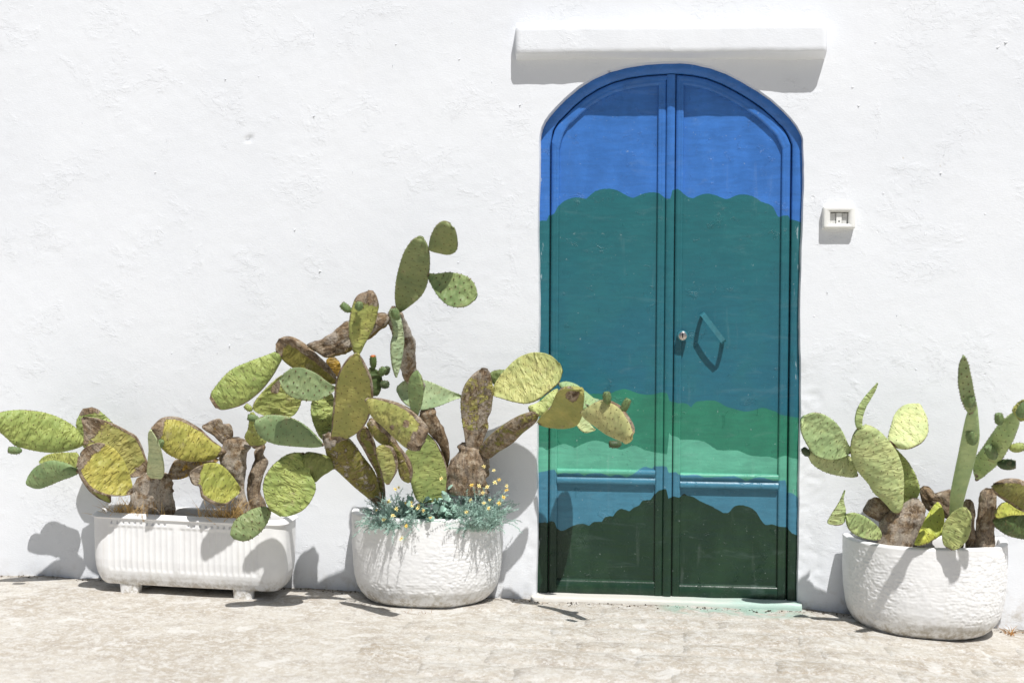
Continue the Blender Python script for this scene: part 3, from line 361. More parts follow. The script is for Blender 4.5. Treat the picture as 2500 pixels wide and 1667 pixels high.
FRUITS = [
('A1',[-2.1533,-0.47,0.6529],[-0.966,-0.243,0.085],0.0551,0.0317,'fruit'),
('A7',[-1.5508,-0.41,0.681],[0.485,-0.243,0.84],0.0405,0.0304,'fruit'),
('B6',[-1.1879,-0.29,0.7856],[-0.955,-0.243,0.168],0.0484,0.0294,'fruit'),
('B6',[-1.2047,-0.3,0.8289],[-0.743,-0.243,0.624],0.038,0.0259,'lime'),
('C4',[-0.6929,-0.7,1.2569],[-0.743,-0.243,0.624],0.0478,0.0303,'fruit'),
('C4',[-0.6331,-0.74,1.2622],[0.168,-0.243,0.955],0.0348,0.0316,'fruit'),
('C13',[-0.658,-0.35,1.0301],[0.0,-0.243,0.97],0.0581,0.0291,'fruitred'),
('C13',[-0.6189,-0.36,0.9911],[0.485,-0.243,0.84],0.0409,0.0307,'fruit'),
('C13',[-0.6035,-0.34,0.9936],[0.332,-0.243,0.912],0.0377,0.0257,'fruitdark'),
('C13',[-0.6093,-0.36,0.9391],[0.97,-0.243,0.0],0.0375,0.0341,'fruitdark'),
('C22',[-0.5049,-0.66,1.2317],[-0.332,-0.243,0.912],0.0482,0.0354,'fruit'),
('E9',[0.3181,-0.66,0.9161],[-0.085,-0.243,0.966],0.0482,0.0318,'fruit'),
('E9',[0.387,-0.68,0.8872],[0.41,-0.243,0.879],0.0624,0.0298,'fruit'),
('E9',[0.3522,-0.74,0.7482],[-0.97,-0.243,0.0],0.0474,0.0284,'fruitdark'),
('G1',[1.1145,-0.34,0.6832],[-0.624,-0.243,0.743],0.0405,0.0277,'fruitdark'),
('G13',[1.7142,-0.53,0.7724],[-0.251,-0.243,0.937],0.064,0.0434,'fruit'),
('G14',[1.6594,-0.69,0.9278],[-0.332,-0.243,0.912],0.062,0.0431,'fruit'),
('G15',[1.8005,-0.58,0.8477],[-0.168,-0.243,0.955],0.0469,0.0342,'fruit'),
('G15',[1.8025,-0.48,0.7092],[-0.485,-0.243,0.84],0.0619,0.0422,'fruit'),
('G15',[1.8963,-0.48,0.7305],[0.955,-0.243,0.168],0.0562,0.0366,'lime'),
('G15',[1.8764,-0.42,0.6579],[0.97,-0.243,0.0],0.0683,0.0427,'fruitdark'),
('G15b',[1.8583,-0.68,0.8902],[0.485,-0.243,0.84],0.0594,0.0459,'fruit')]
MURAL = [[(-0.0114,1.6354),(0.001,1.6382),(0.0163,1.6409),(0.0291,1.6407),(0.0384,1.6398),(0.0394,1.6629),(0.0518,1.6652),(0.0659,1.6712),(0.0725,1.6851),(0.0796,1.7014),(0.0934,1.7163),(0.1098,1.7289),(0.1264,1.7367),(0.1428,1.7415),(0.1564,1.744),(0.1703,1.7441),(0.19,1.7407),(0.2062,1.7369),(0.207,1.7374),(0.2167,1.7485),(0.2308,1.7615),(0.246,1.7709),(0.2636,1.7779),(0.2852,1.7817),(0.3075,1.7821),(0.327,1.7788),(0.3459,1.7721),(0.3659,1.761),(0.3844,1.7501),(0.3985,1.7437),(0.4118,1.7418),(0.4275,1.7481),(0.4445,1.7565),(0.4635,1.7615),(0.4826,1.7646),(0.4999,1.7653),(0.5153,1.7634),(0.5274,1.7572),(0.5372,1.7497),(0.5439,1.743),(0.5509,1.7376),(0.5634,1.7352),(0.5743,1.7343),(0.5762,1.7687),(0.5878,1.7751),(0.6021,1.7795),(0.613,1.7731),(0.624,1.763),(0.6376,1.7527),(0.6513,1.7439),(0.6621,1.74),(0.673,1.74),(0.6858,1.7453),(0.6999,1.7519),(0.7154,1.7566),(0.7323,1.7589),(0.7509,1.7568),(0.7702,1.7517),(0.7902,1.7428),(0.8081,1.7353),(0.8192,1.7353),(0.8296,1.739),(0.8451,1.7459),(0.8618,1.7525),(0.8776,1.7553),(0.8941,1.7551),(0.9129,1.752),(0.9318,1.7458),(0.9483,1.735),(0.9642,1.724),(0.981,1.7182),(0.9965,1.7131),(1.0083,1.7065),(1.0181,1.6968),(1.0271,1.6785),(1.0345,1.6616),(1.0396,1.6566),(1.0426,1.6561),(1.0437,1.6572),(1.0483,1.6592),(1.0559,1.6615),(1.0687,1.6631),(1.0799,1.6642),(1.086,1.6452),(1.0931,1.6445),(1.1042,1.6425),(1.1214,1.6369),(1.1364,1.6316)],
[(-0.0124,0.8662),(0.024,0.868),(0.081,0.8709),(0.1651,0.8757),(0.2455,0.8801),(0.2861,0.8803),(0.3096,0.8808),(0.3252,0.8857),(0.338,0.8919),(0.3584,0.899),(0.3806,0.9031),(0.4019,0.8975),(0.4233,0.8893),(0.4446,0.8832),(0.4659,0.8791),(0.488,0.8789),(0.5083,0.8811),(0.5231,0.8862),(0.5365,0.8907),(0.5541,0.8897),(0.5683,0.8875),(0.5735,0.8555),(0.5878,0.8506),(0.6074,0.8452),(0.6294,0.8442),(0.6497,0.8422),(0.663,0.8333),(0.671,0.8247),(0.6724,0.8262),(0.6773,0.8337),(0.6849,0.8427),(0.6918,0.849),(0.7059,0.8536),(0.7396,0.8568),(0.776,0.8559),(0.798,0.846),(0.8183,0.8337),(0.8463,0.8242),(0.8744,0.8167),(0.8962,0.8117),(0.9163,0.8102),(0.9381,0.8149),(0.958,0.8214),(0.9728,0.8264),(0.9858,0.8288),(0.9998,0.8246),(1.0137,0.8186),(1.0294,0.8146),(1.0416,0.8119),(1.0487,0.8014),(1.0628,0.7984),(1.0834,0.7948),(1.1116,0.7912),(1.1355,0.7884)],
[(-0.0111,0.6394),(0.002,0.6424),(0.0177,0.6435),(0.0303,0.6367),(0.0394,0.6294),(0.0752,0.6444),(0.0914,0.6505),(0.1111,0.6558),(0.1261,0.6537),(0.1398,0.649),(0.1542,0.6441),(0.1649,0.6401),(0.1657,0.6408),(0.1791,0.6481),(0.197,0.6571),(0.2146,0.6648),(0.2327,0.6706),(0.2505,0.6731),(0.2684,0.6726),(0.2867,0.6687),(0.3041,0.6624),(0.3185,0.6537),(0.3328,0.6449),(0.3502,0.6378),(0.3684,0.6348),(0.3866,0.6414),(0.4039,0.6496),(0.4181,0.6529),(0.4323,0.6522),(0.4496,0.645),(0.4679,0.6364),(0.4861,0.6312),(0.5034,0.6276),(0.5173,0.6258),(0.5317,0.6245),(0.5529,0.6222),(0.5706,0.6202),(0.5733,0.7237),(0.5767,0.7135),(0.584,0.7024),(0.5999,0.6986),(0.6158,0.6958),(0.6194,0.6891),(0.6265,0.6831),(0.6545,0.6825),(0.6864,0.6826),(0.7095,0.6804),(0.7287,0.6762),(0.7437,0.6682),(0.7569,0.6588),(0.7702,0.6492),(0.7852,0.6415),(0.8049,0.6389),(0.8272,0.6386),(0.8513,0.6401),(0.8762,0.6394),(0.9012,0.6295),(0.9253,0.6189),(0.9472,0.6155),(0.9672,0.6146),(0.9855,0.6146),(1.0021,0.6145),(1.0173,0.6127),(1.03,0.61),(1.0387,0.6063),(1.044,0.6032),(1.0508,0.6139),(1.0629,0.6182),(1.0785,0.6214),(1.0922,0.6178),(1.1064,0.6127),(1.1237,0.61),(1.1376,0.6083)],
[(-0.0104,0.5277),(0.0165,0.5333),(0.0471,0.5395),(0.0651,0.5423),(0.0759,0.5436),(0.0832,0.5221),(0.0993,0.5262),(0.119,0.53),(0.1334,0.5287),(0.1478,0.5269),(0.1661,0.5297),(0.1836,0.5311),(0.1966,0.5244),(0.2052,0.5171),(0.206,0.5171),(0.2135,0.5224),(0.2265,0.5283),(0.2475,0.5316),(0.2694,0.5327),(0.285,0.5302),(0.298,0.526),(0.3105,0.5204),(0.3195,0.5156),(0.3203,0.5163),(0.3327,0.5218),(0.3479,0.5269),(0.359,0.5266),(0.3693,0.5237),(0.3796,0.5174),(0.3907,0.5133),(0.4045,0.5187),(0.419,0.5282),(0.4332,0.5394),(0.4473,0.5502),(0.4614,0.5578),(0.4756,0.5614),(0.4916,0.557),(0.504,0.5512),(0.511,0.5656),(0.5393,0.5661),(0.5676,0.5666),(0.5749,0.5381),(0.5925,0.5402),(0.6102,0.5423),(0.6173,0.5317),(0.6323,0.53),(0.6526,0.5288),(0.6737,0.5315),(0.6949,0.5331),(0.7151,0.5273),(0.7302,0.5209),(0.7316,0.5217),(0.7585,0.5226),(0.7933,0.5242),(0.8265,0.5274),(0.8564,0.5289),(0.8765,0.5251),(0.8915,0.5189),(0.9042,0.5113),(0.9126,0.5051),(0.9134,0.5058),(0.9277,0.5146),(0.9473,0.5235),(0.9677,0.5258),(0.9892,0.5242),(1.0095,0.5173),(1.0311,0.5108),(1.0598,0.5122),(1.0832,0.5153),(1.0887,0.4587),(1.0965,0.4616),(1.1081,0.4612),(1.1251,0.4482),(1.1397,0.4349)],
[(-0.0092,0.3037),(0.0043,0.3056),(0.0197,0.3079),(0.0287,0.3102),(0.0341,0.3119),(0.0413,0.3048),(0.0471,0.3096),(0.0557,0.3138),(0.0669,0.3138),(0.0773,0.3092),(0.081,0.2952),(0.0847,0.2804),(0.0946,0.273),(0.1063,0.2701),(0.1162,0.2721),(0.1278,0.2778),(0.1448,0.2873),(0.1636,0.2966),(0.182,0.3016),(0.1994,0.3032),(0.216,0.2992),(0.2282,0.2944),(0.229,0.2959),(0.237,0.3043),(0.2495,0.3129),(0.2687,0.3143),(0.2853,0.3137),(0.2867,0.3151),(0.2908,0.3251),(0.2994,0.3356),(0.318,0.339),(0.3351,0.3399),(0.3359,0.3414),(0.3411,0.3509),(0.3492,0.3618),(0.3584,0.3693),(0.3705,0.373),(0.3896,0.3687),(0.4061,0.363),(0.4069,0.3644),(0.4158,0.3724),(0.4273,0.3813),(0.4392,0.3862),(0.4486,0.3889),(0.45,0.3904),(0.4541,0.4003),(0.4626,0.4107),(0.4811,0.4142),(0.4981,0.415),(0.5121,0.4368),(0.5204,0.4472),(0.5331,0.4587),(0.5521,0.4647),(0.5684,0.4679),(0.5724,0.4237),(0.5829,0.4297),(0.597,0.4349),(0.6127,0.4323),(0.6253,0.4283),(0.6267,0.4319),(0.6361,0.4406),(0.6463,0.448),(0.6494,0.4444),(0.6535,0.4381),(0.6654,0.4364),(0.6817,0.433),(0.7021,0.4216),(0.7242,0.4088),(0.7449,0.4006),(0.7666,0.3919),(0.7922,0.3768),(0.816,0.3643),(0.8331,0.3647),(0.844,0.3685),(0.8448,0.3699),(0.8495,0.3794),(0.8578,0.3902),(0.8704,0.3966),(0.8857,0.4),(0.9028,0.3994),(0.9207,0.395),(0.9392,0.3866),(0.9559,0.3744),(0.9674,0.3571),(0.9772,0.3393),(0.9874,0.3246),(0.9984,0.3148),(1.0124,0.3158),(1.0263,0.319),(1.0385,0.3159),(1.0473,0.3124),(1.089,0.3097),(1.0977,0.2982),(1.1102,0.2853),(1.1272,0.2788),(1.1416,0.2754)]]
FLOWERS = [(-0.5768,-0.2877,0.4933),(-0.2528,-0.2747,0.5147),(-0.2217,-0.2825,0.5132),(-0.1562,-0.2693,0.5263),(-0.1387,-0.2605,0.537),(-0.1639,-0.2434,0.5736),(-0.2058,-0.2434,0.59),(-0.1055,-0.2906,0.5165),(-0.1703,-0.3263,0.461),(-0.1316,-0.3238,0.4477),(-0.195,-0.3296,0.4482),(-0.2541,-0.3165,0.4578),(-0.5008,-0.3201,0.4442),(-0.4697,-0.3257,0.4342),(-0.5625,-0.3377,0.4182),(-0.5958,-0.3337,0.4468),(-0.5708,-0.3668,0.3953),(-0.6408,-0.3523,0.4143),(-0.5107,-0.3928,0.3577),(-0.4131,-0.3605,0.3871),(-0.2659,-0.348,0.4123),(-0.4711,-0.3445,0.4235),(-0.4971,-0.341,0.4315),(-0.2022,-0.3093,0.4885),(-0.4439,-0.3552,0.4166),(-0.1874,-0.2791,0.5087),(-0.5622,-0.2909,0.501),(-0.1045,-0.2992,0.4994),(-0.1144,-0.3141,0.4717),(-0.1759,-0.3356,0.4281),(-0.5227,-0.3275,0.4427),(-0.611,-0.3618,0.3776),(-0.5377,-0.345,0.2959),(-0.3832,-0.2737,0.539)]

DOOR_LOC = (.565, .05, -.01)
def mat_door():
    m, nt, b = new_mat('door_mural_paint'); T = NT(nt); p = T.obj()
    sx = T.node('ShaderNodeSeparateXYZ'); T.link(p, sx.inputs[0])
    X0, X1 = -.03, 1.17
    xw = T.math('ADD', sx.outputs[0], DOOR_LOC[0]); zw = T.math('ADD', sx.outputs[2], DOOR_LOC[2])
    xn = T.math('DIVIDE', T.math('SUBTRACT', xw, X0), X1 - X0)
    cols = [lin(30, 54, 37), lin(72, 130, 154), lin(98, 174, 148), lin(52, 128, 103), None, lin(64, 119, 195)]
    teal = T.mix(T.map(zw, .9, 1.7), lin(44, 106, 125), lin(43, 106, 112))
    cols[4] = T.mix(T.map(T.noise(p, 3.5, 4, .6), .4, .7, 0, .6), teal, lin(48, 113, 118))
    wob = T.noise(p, 70, 3, .6)
    col = T.mix(T.map(T.noise(T.scalev(p, (1, 1, .5)), 7, 5, .65), .4, .7), cols[0], lin(40, 66, 46))
    for k, cur in enumerate(MURAL[::-1]):
        fc = T.node('ShaderNodeFloatCurve'); cv = fc.mapping.curves[0]; T.link(xn, fc.inputs['Value'])
        pts = [(min(1, max(0, (x - X0) / (X1 - X0))), z / 2) for x, z in cur]
        cv.points[0].location = pts[0]; cv.points[1].location = pts[-1]
        for q in pts[1:-1]: cv.points.new(*q)
        for q in cv.points: q.handle_type = 'VECTOR'
        fc.mapping.update()
        dz = T.math('ADD', T.math('SUBTRACT', zw, T.math('MULTIPLY', fc.outputs[0], 2.0)), T.math('MULTIPLY', T.math('SUBTRACT', wob, .5), .006))
        nxt = cols[k + 1]
        if not hasattr(nxt, 'is_output'):
            nxt = T.mix(T.map(T.noise(T.scalev(p, (1, 1, .6)), 6 + k, 5, .6), .35, .7), tuple(x * .9 for x in nxt[:3]) + (1,), tuple(x * 1.07 for x in nxt[:3]) + (1,))
        col = T.mix(T.map(dz, -.0012, .0012), col, nxt)
    # brush streaks, worn specks
    br = T.noise(T.scalev(p, (9, 1, 46)), 1.0, 5, .65, .8)
    col = T.mix(T.map(br, .35, .65, .0, .16), col, (.012, .03, .05, 1))
    col = T.mix(T.map(T.noise(T.scalev(p, (4, 1, 14)), 1.0, 5, .7, 1.0), .56, .70, 0, .045), col, (.5, .62, .62, 1))
    col = T.mix(T.map(T.noise(p, 75, 3, .6), .70, .74, 0, .35), col, (.5, .58, .56, 1))
    stk = T.noise(T.scalev(p, (22, 1, 3)), 1.0, 4, .6)
    col = T.mix(T.map(stk, .60, .78, 0, .05), col, (.75, .82, .80, 1))
    col = T.mix(T.map(T.noise(p, 120, 2, .5), .75, .79, 0, .5), col, (.02, .03, .035, 1))
    edge = T.math('MULTIPLY', T.map(T.math('ABSOLUTE', sx.outputs[0]), .535, .56), T.map(T.noise(T.scalev(p, (30, 1, 7)), 1, 4, .65), .62, .68, 0, .55))
    col = T.mix(edge, col, (.62, .70, .72, 1))
    T.link(col, b.inputs['Base Color']); b.inputs['Specular IOR Level'].default_value = .32
    T.link(T.map(T.noise(p, 5, 3), .3, .7, .20, .36, False), b.inputs['Roughness'])
    n = T.bump(T.noise(T.scalev(p, (1, 1, 1.6)), 26, 4, .6), .30, .003)
    n = T.bump(T.noise(T.scalev(p, (1, 1, 3.5)), 90, 4, .6), .3, .0010, n)
    n = T.bump(T.map(T.noise(p, 11, 6, .75, 1.0), .60, .66), .8, .0014, n)
    T.link(n, b.inputs['Normal']); return m

WALL = mat_wall(); POT = mat_potwhite('white_cement', .85); POTB = mat_potwhite('white_ribbed_cement', .8)
GROUND = mat_ground(); CACTUS = mat_cactus(); DOOR = mat_door()
AREOLE = mat_simple('areole_spines', lin(96, 78, 56), .9, .3, 60)
SOIL = mat_simple('potting_soil', (.055, .040, .028), .98, .5, 60, .1, .012)
DARK = mat_simple('dark_gap', (.01, .01, .01), .9, .2)
METAL = mat_simple('worn_nickel', (.55, .50, .46), .32, .25, 200, .5, .0002, 1.0)
PLASTIC = mat_simple('white_plastic', (.80, .80, .77), .4, .03, 20, .4)
GREYP = mat_simple('grey_plastic', (.62, .62, .60), .5, .08, 60, .3)

# ------------------------------------------------------------------ ground
GX = np.array([-200, -2.5, -2.0, -1.0, 0, 1.15, 1.35, 1.7, 2.1, 2.6, 200]); GZ = np.array([.024, .023, .016, -.008, -.026, -.036, -.058, -.088, -.103, -.115, -.12])
def zg(x, y=0): return np.interp(x, GX, GZ)
def ground_noise(x, y):
    near = sstep(3.5, 2.5, np.abs(x)) * sstep(-2.6, -2.0, y)
    return near * (.010 * (fbm(x * 3, y * 3, 4, 11) - .5) + .006 * (fbm(x * 16, y * 16, 3, 12) - .5) + .010 * sstep(-.06, .0, y) * (fbm(x * 9, y * 9, 3, 15) - .35))
xs = np.concatenate([[-300, -120, -50, -20, -10, -6, -4], np.arange(-3.2, 3.0, .016), [4, 6, 10, 20, 50, 120, 300]])
ys = np.concatenate([[-300, -120, -50, -20, -10, -6, -4, -3], np.arange(-2.4, .12, .016), [.5, 3, 20, 120]])
X, Y = np.meshgrid(xs, ys)
Z = zg(X) + ground_noise(X, Y)
pav = mesh('pavement', np.stack([X, Y, Z], -1).reshape(-1, 3), grid_faces(len(ys), len(xs)), GROUND); tag(pav, kind='structure')

# worn stone slabs in front of the door, laid in courses along the wall
def slab(x0, x1, y0, y1):
    nx, ny = 10, 6
    u = np.linspace(0, 1, nx); v = np.linspace(0, 1, ny)
    U, W = np.meshgrid(u, v)
    px = x0 + (x1 - x0) * U; py = y0 + (y1 - y0) * W
    j = .010
    ex = (fbm(px * 14, py * 14, 3, 31) - .5) * j * 2; ey = (fbm(px * 14, py * 14, 3, 41) - .5) * j * 2
    px = px + ex; py = py + ey
    edge = np.minimum(np.minimum(U, 1 - U) * (x1 - x0), np.minimum(W, 1 - W) * (y1 - y0))
    pz = zg(px) + ground_noise(px, py) + .0085 * sstep(-.001, .02, edge) - .003 + (random.random() - .5) * .002
    V = np.stack([px, py, pz], -1).reshape(-1, 3); F = grid_faces(ny, nx)
    # skirt
    rim = [i for i in range(nx)] + [r * nx + nx - 1 for r in range(1, ny)] + [(ny - 1) * nx + c for c in range(nx - 2, -1, -1)] + [r * nx for r in range(ny - 2, 0, -1)]
    Vb = V[rim].copy(); Vb[:, 2] -= .03; k = len(V); n = len(rim)
    F = [tuple(f) for f in F] + [(rim[i], k + i, k + (i + 1) % n, rim[(i + 1) % n]) for i in range(n)]
    return np.concatenate([V, Vb]), F
yy = -.075
for row in range(7):
    d = [.19, .17, .2, .16, .22, .2, .24][row]
    x = -.55 + random.random() * .3 + (0, .25, -.1, .1, -.2, 0, .1)[row] * .6
    while x < 2.6:
        L = .32 + random.random() * .34
        if not (x + L > 1.30 and row == 0):
            V, F = slab(x + .006, x + L - .006, yy - d + .006, yy - .004)
            mesh('paving_stone', V, F, GROUND, pav)
        x += L
    yy -= d

# ------------------------------------------------------------------ wall with arched opening
ARCH = [(0.0,1.985),(0.003,2.012),(0.010,2.042),(0.024,2.072),(0.044,2.100),(0.070,2.129),(0.114,2.173),(0.168,2.218),(0.229,2.256),(0.303,2.289),(0.377,2.308),(0.458,2.319),(0.532,2.3235),(0.605,2.3235),(0.672,2.317),(0.739,2.302),(0.806,2.276),(0.873,2.241),(0.939,2.201),(0.999,2.158),(1.045,2.117),(1.083,2.077),(1.108,2.045),(1.125,2.014),(1.132,1.998),(1.135,1.985)]
DW = 1.135; SPR = 1.985; ZTOP = 4.3
ax_ = np.array([a[0] for a in ARCH]); az_ = np.array([a[1] for a in ARCH])
def arch_z(x): return np.interp(x, ax_, az_)
WR = .006
def wall_y(x, z):
    """relief of the limewashed face (negative = towards the street)"""
    y = -.010 * (fbm(x * .8, z * .8, 2, 3) - .5) - .0022 * (fbm(x * 5, z * 5, 3, 5) - .5)
    y += -.0012 * (fbm(x * 22, z * 30, 2, 8) - .5)
    y += .020 * sstep(.55, 1.15, x)          # the wall steps back a little to the right
    # knocked-out chip
    dx, dz = (x + 1.296) / .024, (z - 2.0) / .015
    r = np.sqrt(dx * dx + dz * dz) + (fbm(x * 60, z * 60, 2, 9) - .5) * .8
    y += .011 * sstep(1.0, .5, r)
    # render flaking off beside the right jamb
    mk = sstep(1.25, 1.19, x + (fbm(x * 10, z * 12, 3, 21) - .5) * .10) * sstep(1.06, .98, z) * sstep(1.12, 1.14, x)
    y += mk * (.004 + .010 * (fbm(x * 55, z * 55, 3, 22) - .5))
    mk2 = sstep(-.10, -.03, x + (fbm(x * 12, z * 12, 3, 23) - .5) * .08) * sstep(.5, .2, z) * (x < .1)
    y += mk2 * (.004 + .009 * (fbm(x * 40, z * 40, 3, 24) - .5))
    return y
wall = empty('whitewashed_wall', (.565, 0, 0))
tag(wall, 'rough whitewashed plaster wall with an arched doorway and a ledge above it', 'wall')
zsv = np.concatenate([np.arange(-.2, 2.80, .0125), [3.0, 3.4, 3.8, ZTOP]])
def jamb(z, right): return (.006 * (fbm(z * 9 + (50 if right else 0), 0 * z, 4, 61) - .5) + .012 * (fbm(z * 3.1 + (20 if right else 0), 0 * z, 2, 63) - .5)) * sstep(SPR, SPR - .12, z)
WV = []; WF = []; kk = 0
def addgrid(Xg, Zg):
    global kk
    Yg = wall_y(Xg, Zg); V = np.stack([Xg, Yg, Zg], -1).reshape(-1, 3)
    WV.append(V); WF.append(grid_faces(Xg.shape[0], Xg.shape[1]) + kk); kk += len(V)
zl = np.sort(np.append(zsv[np.abs(zsv - SPR) > .004], SPR))
xl = np.concatenate([[-9, -6, -4.5, -3.5, -3.0], np.arange(-2.75, -.004, .0125), [0.0]])
Xg, Zg = np.meshgrid(xl, zl); Xg = Xg.copy(); Xg[:, -1] += jamb(zl, False); addgrid(Xg, Zg); JL = jamb(zl, False)
xr = np.concatenate([[DW], np.arange(DW + .0125, 2.6, .0125), [2.8, 3.5, 4.5, 6, 9]])
Xg, Zg = np.meshgrid(xr, zl); Xg = Xg.copy(); JR = DW + jamb(zl, True); Xg[:, 0] = JR; addgrid(Xg, Zg)
xa = np.unique(np.concatenate([np.linspace(0, DW, 91), ax_]))
zt = zl[zl >= SPR - 1e-6]; s_ = (zt - SPR) / (ZTOP - SPR)
az0 = arch_z(xa) + .004 * (fbm(xa * 14, xa * 0, 3, 65) - .5) * np.sin(np.pi * xa / DW)
Xg = np.repeat(xa[None, :], len(zt), 0); Zg = az0[None, :] + (ZTOP - az0[None, :]) * s_[:, None]; addgrid(Xg, Zg)
mesh('plaster_face', np.concatenate(WV), np.concatenate(WF), WALL, wall)
# reveal of the opening: the rounded edge turning back to the door
pl = [(x, z) for x, z in zip(JL[zl < SPR], zl[zl < SPR])] + list(zip(xa, az0)) + [(x, z) for x, z in zip(JR[zl < SPR][::-1], zl[zl < SPR][::-1])]
pl = np.array(pl); cen = np.array([DW / 2, 1.6])
nrm = np.zeros_like(pl); tg = np.gradient(pl, axis=0); nrm[:, 0] = tg[:, 1]; nrm[:, 1] = -tg[:, 0]; nrm /= np.linalg.norm(nrm, axis=1)[:, None]
y0 = wall_y(pl[:, 0], pl[:, 1]); rows = []
wob = fbm(np.arange(len(pl)) * .11, np.zeros(len(pl)), 3, 66) - .5
for off, dy in ((0, 0), (.0015, .004), (.003, .010), (.004, .025), (.005, .05), (.006, .11)):
    P = pl + nrm * (off + wob[:, None] * .004 * (off > .002)); rows.append(np.stack([P[:, 0], y0 + dy, P[:, 1]], -1))
mesh('door_reveal', np.concatenate(rows), grid_faces(len(rows), len(pl), flip=True), WALL, wall)
# masonry behind the face so that no light passes through
V, F = join([box(-9, -.03, .035, .45, -.3, ZTOP), box(DW + .03, 9, .035, .45, -.3, ZTOP), box(-.028, DW + .028, .035, .45, 2.36, ZTOP), box(-.028, DW + .028, .25, .45, -.3, 2.358)])
mesh('masonry', V, F, WALL, wall, smooth=False)
# ledge over the door
prof = [(.03, 2.326), (-.010, 2.337), (-.046, 2.3475), (-.058, 2.350), (-.0615, 2.354), (-.062, 2.372), (-.062, 2.405), (-.062, 2.442), (-.0615, 2.458), (-.058, 2.463), (-.040, 2.469), (-.020, 2.479), (-.002, 2.494), (.03, 2.515)]
lx = np.linspace(-.100, 1.220, 150); PV = []
for i, (py, pz) in enumerate(prof):
    f = fbm(lx * 14, np.full_like(lx, pz * 25), 3, 71) - .5; g = fbm(lx * 3, np.full_like(lx, pz * 2), 2, 72) - .5
    endr = np.minimum(lx - lx[0], lx[-1] - lx); rd = .012 * (1 - sstep(0, .02, endr)) ** 2
    PV.append(np.stack([lx, py + rd * (py < -.03) + .004 * f * (py < 0) + .004 * g, pz + .005 * f + .006 * g - .0065 * (lx - .56) / 1.3 + (.010 if py > -.03 and i > 8 else 0) * g], -1))
V = np.stack(PV, 0).reshape(-1, 3); F = [tuple(f) for f in grid_faces(len(prof), len(lx))]
n = len(lx); F.append(tuple(i * n for i in range(len(prof)))); F.append(tuple(i * n + n - 1 for i in range(len(prof)))[::-1])
mesh('ledge', V, F, WALL, wall)
# doorstep: pale slab smeared with mint paint
def mat_step():
    m, nt, b = new_mat('painted_step'); T = NT(nt); p = T.pos()
    sx = T.node('ShaderNodeSeparateXYZ'); T.link(p, sx.inputs[0])
    st = T.noise(T.scalev(p, (5, 20, 60)), 1.0, 5, .65)
    f = T.math('MULTIPLY', T.map(T.math('ADD', sx.outputs[0], T.math('MULTIPLY', T.math('SUBTRACT', st, .5), 1.2)), .35, 1.05), .62)
    col = T.mix(f, (.62, .60, .55, 1), (.28, .52, .44, 1))
    col = T.mix(T.map(st, .56, .66, 0, .6), col, (.70, .74, .71, 1))
    col = T.mix(T.map(T.noise(T.scalev(p, (40, 10, 6)), 1, 3, .6), .70, .75, 0, .8), col, (.05, .06, .05, 1))
    T.link(col, b.inputs['Base Color']); b.inputs['Roughness'].default_value = .75
    T.link(T.bump(T.noise(p, 60, 5, .6), .5, .003), b.inputs['Normal']); return m
sxs = np.linspace(-.022, 1.148, 90); SV = []
for py, pz in ((.12, -.006), (.0, -.008), (-.018, -.010), (-.024, -.015), (-.026, -.028), (-.028, -.08)):
    SV.append(np.stack([sxs, py + .008 * (fbm(sxs * 7, sxs * 0 + pz * 30, 3, 75) - .5), pz - .004 * (sxs - .5) + .004 * (fbm(sxs * 9, sxs * 0 + pz * 9, 3, 76) - .5)], -1))
V = np.stack(SV, 0).reshape(-1, 3); F = [tuple(f) for f in grid_faces(len(SV), len(sxs), flip=True)]
n = len(sxs); F.append(tuple(i * n for i in range(len(SV)))[::-1]); F.append(tuple(i * n + n - 1 for i in range(len(SV))))
mesh('doorstep', V, F, mat_step(), wall)

# ------------------------------------------------------------------ the painted double door
apts = np.stack([np.linspace(0, DW, 81), arch_z(np.linspace(0, DW, 81))], -1)
tg = np.gradient(apts, axis=0); an = np.stack([tg[:, 1], -tg[:, 0]], -1); an /= np.linalg.norm(an, axis=1)[:, None]
an[:4] = an[4] * .6 + np.array([.5, 0]); an[-4:] = an[-5] * .6 + np.array([-.5, 0]); an /= np.linalg.norm(an, axis=1)[:, None]
def arch_off(d):
    P = apts + an * d; o = np.argsort(P[:, 0]); return P[o]
def arch_at(x, d):
    P = arch_off(d); return np.interp(x, P[:, 0], P[:, 1])
door = empty('double_door', DOOR_LOC)
tag(door, 'arched double door painted with bands of blue, teal, mint and dark green', 'door')
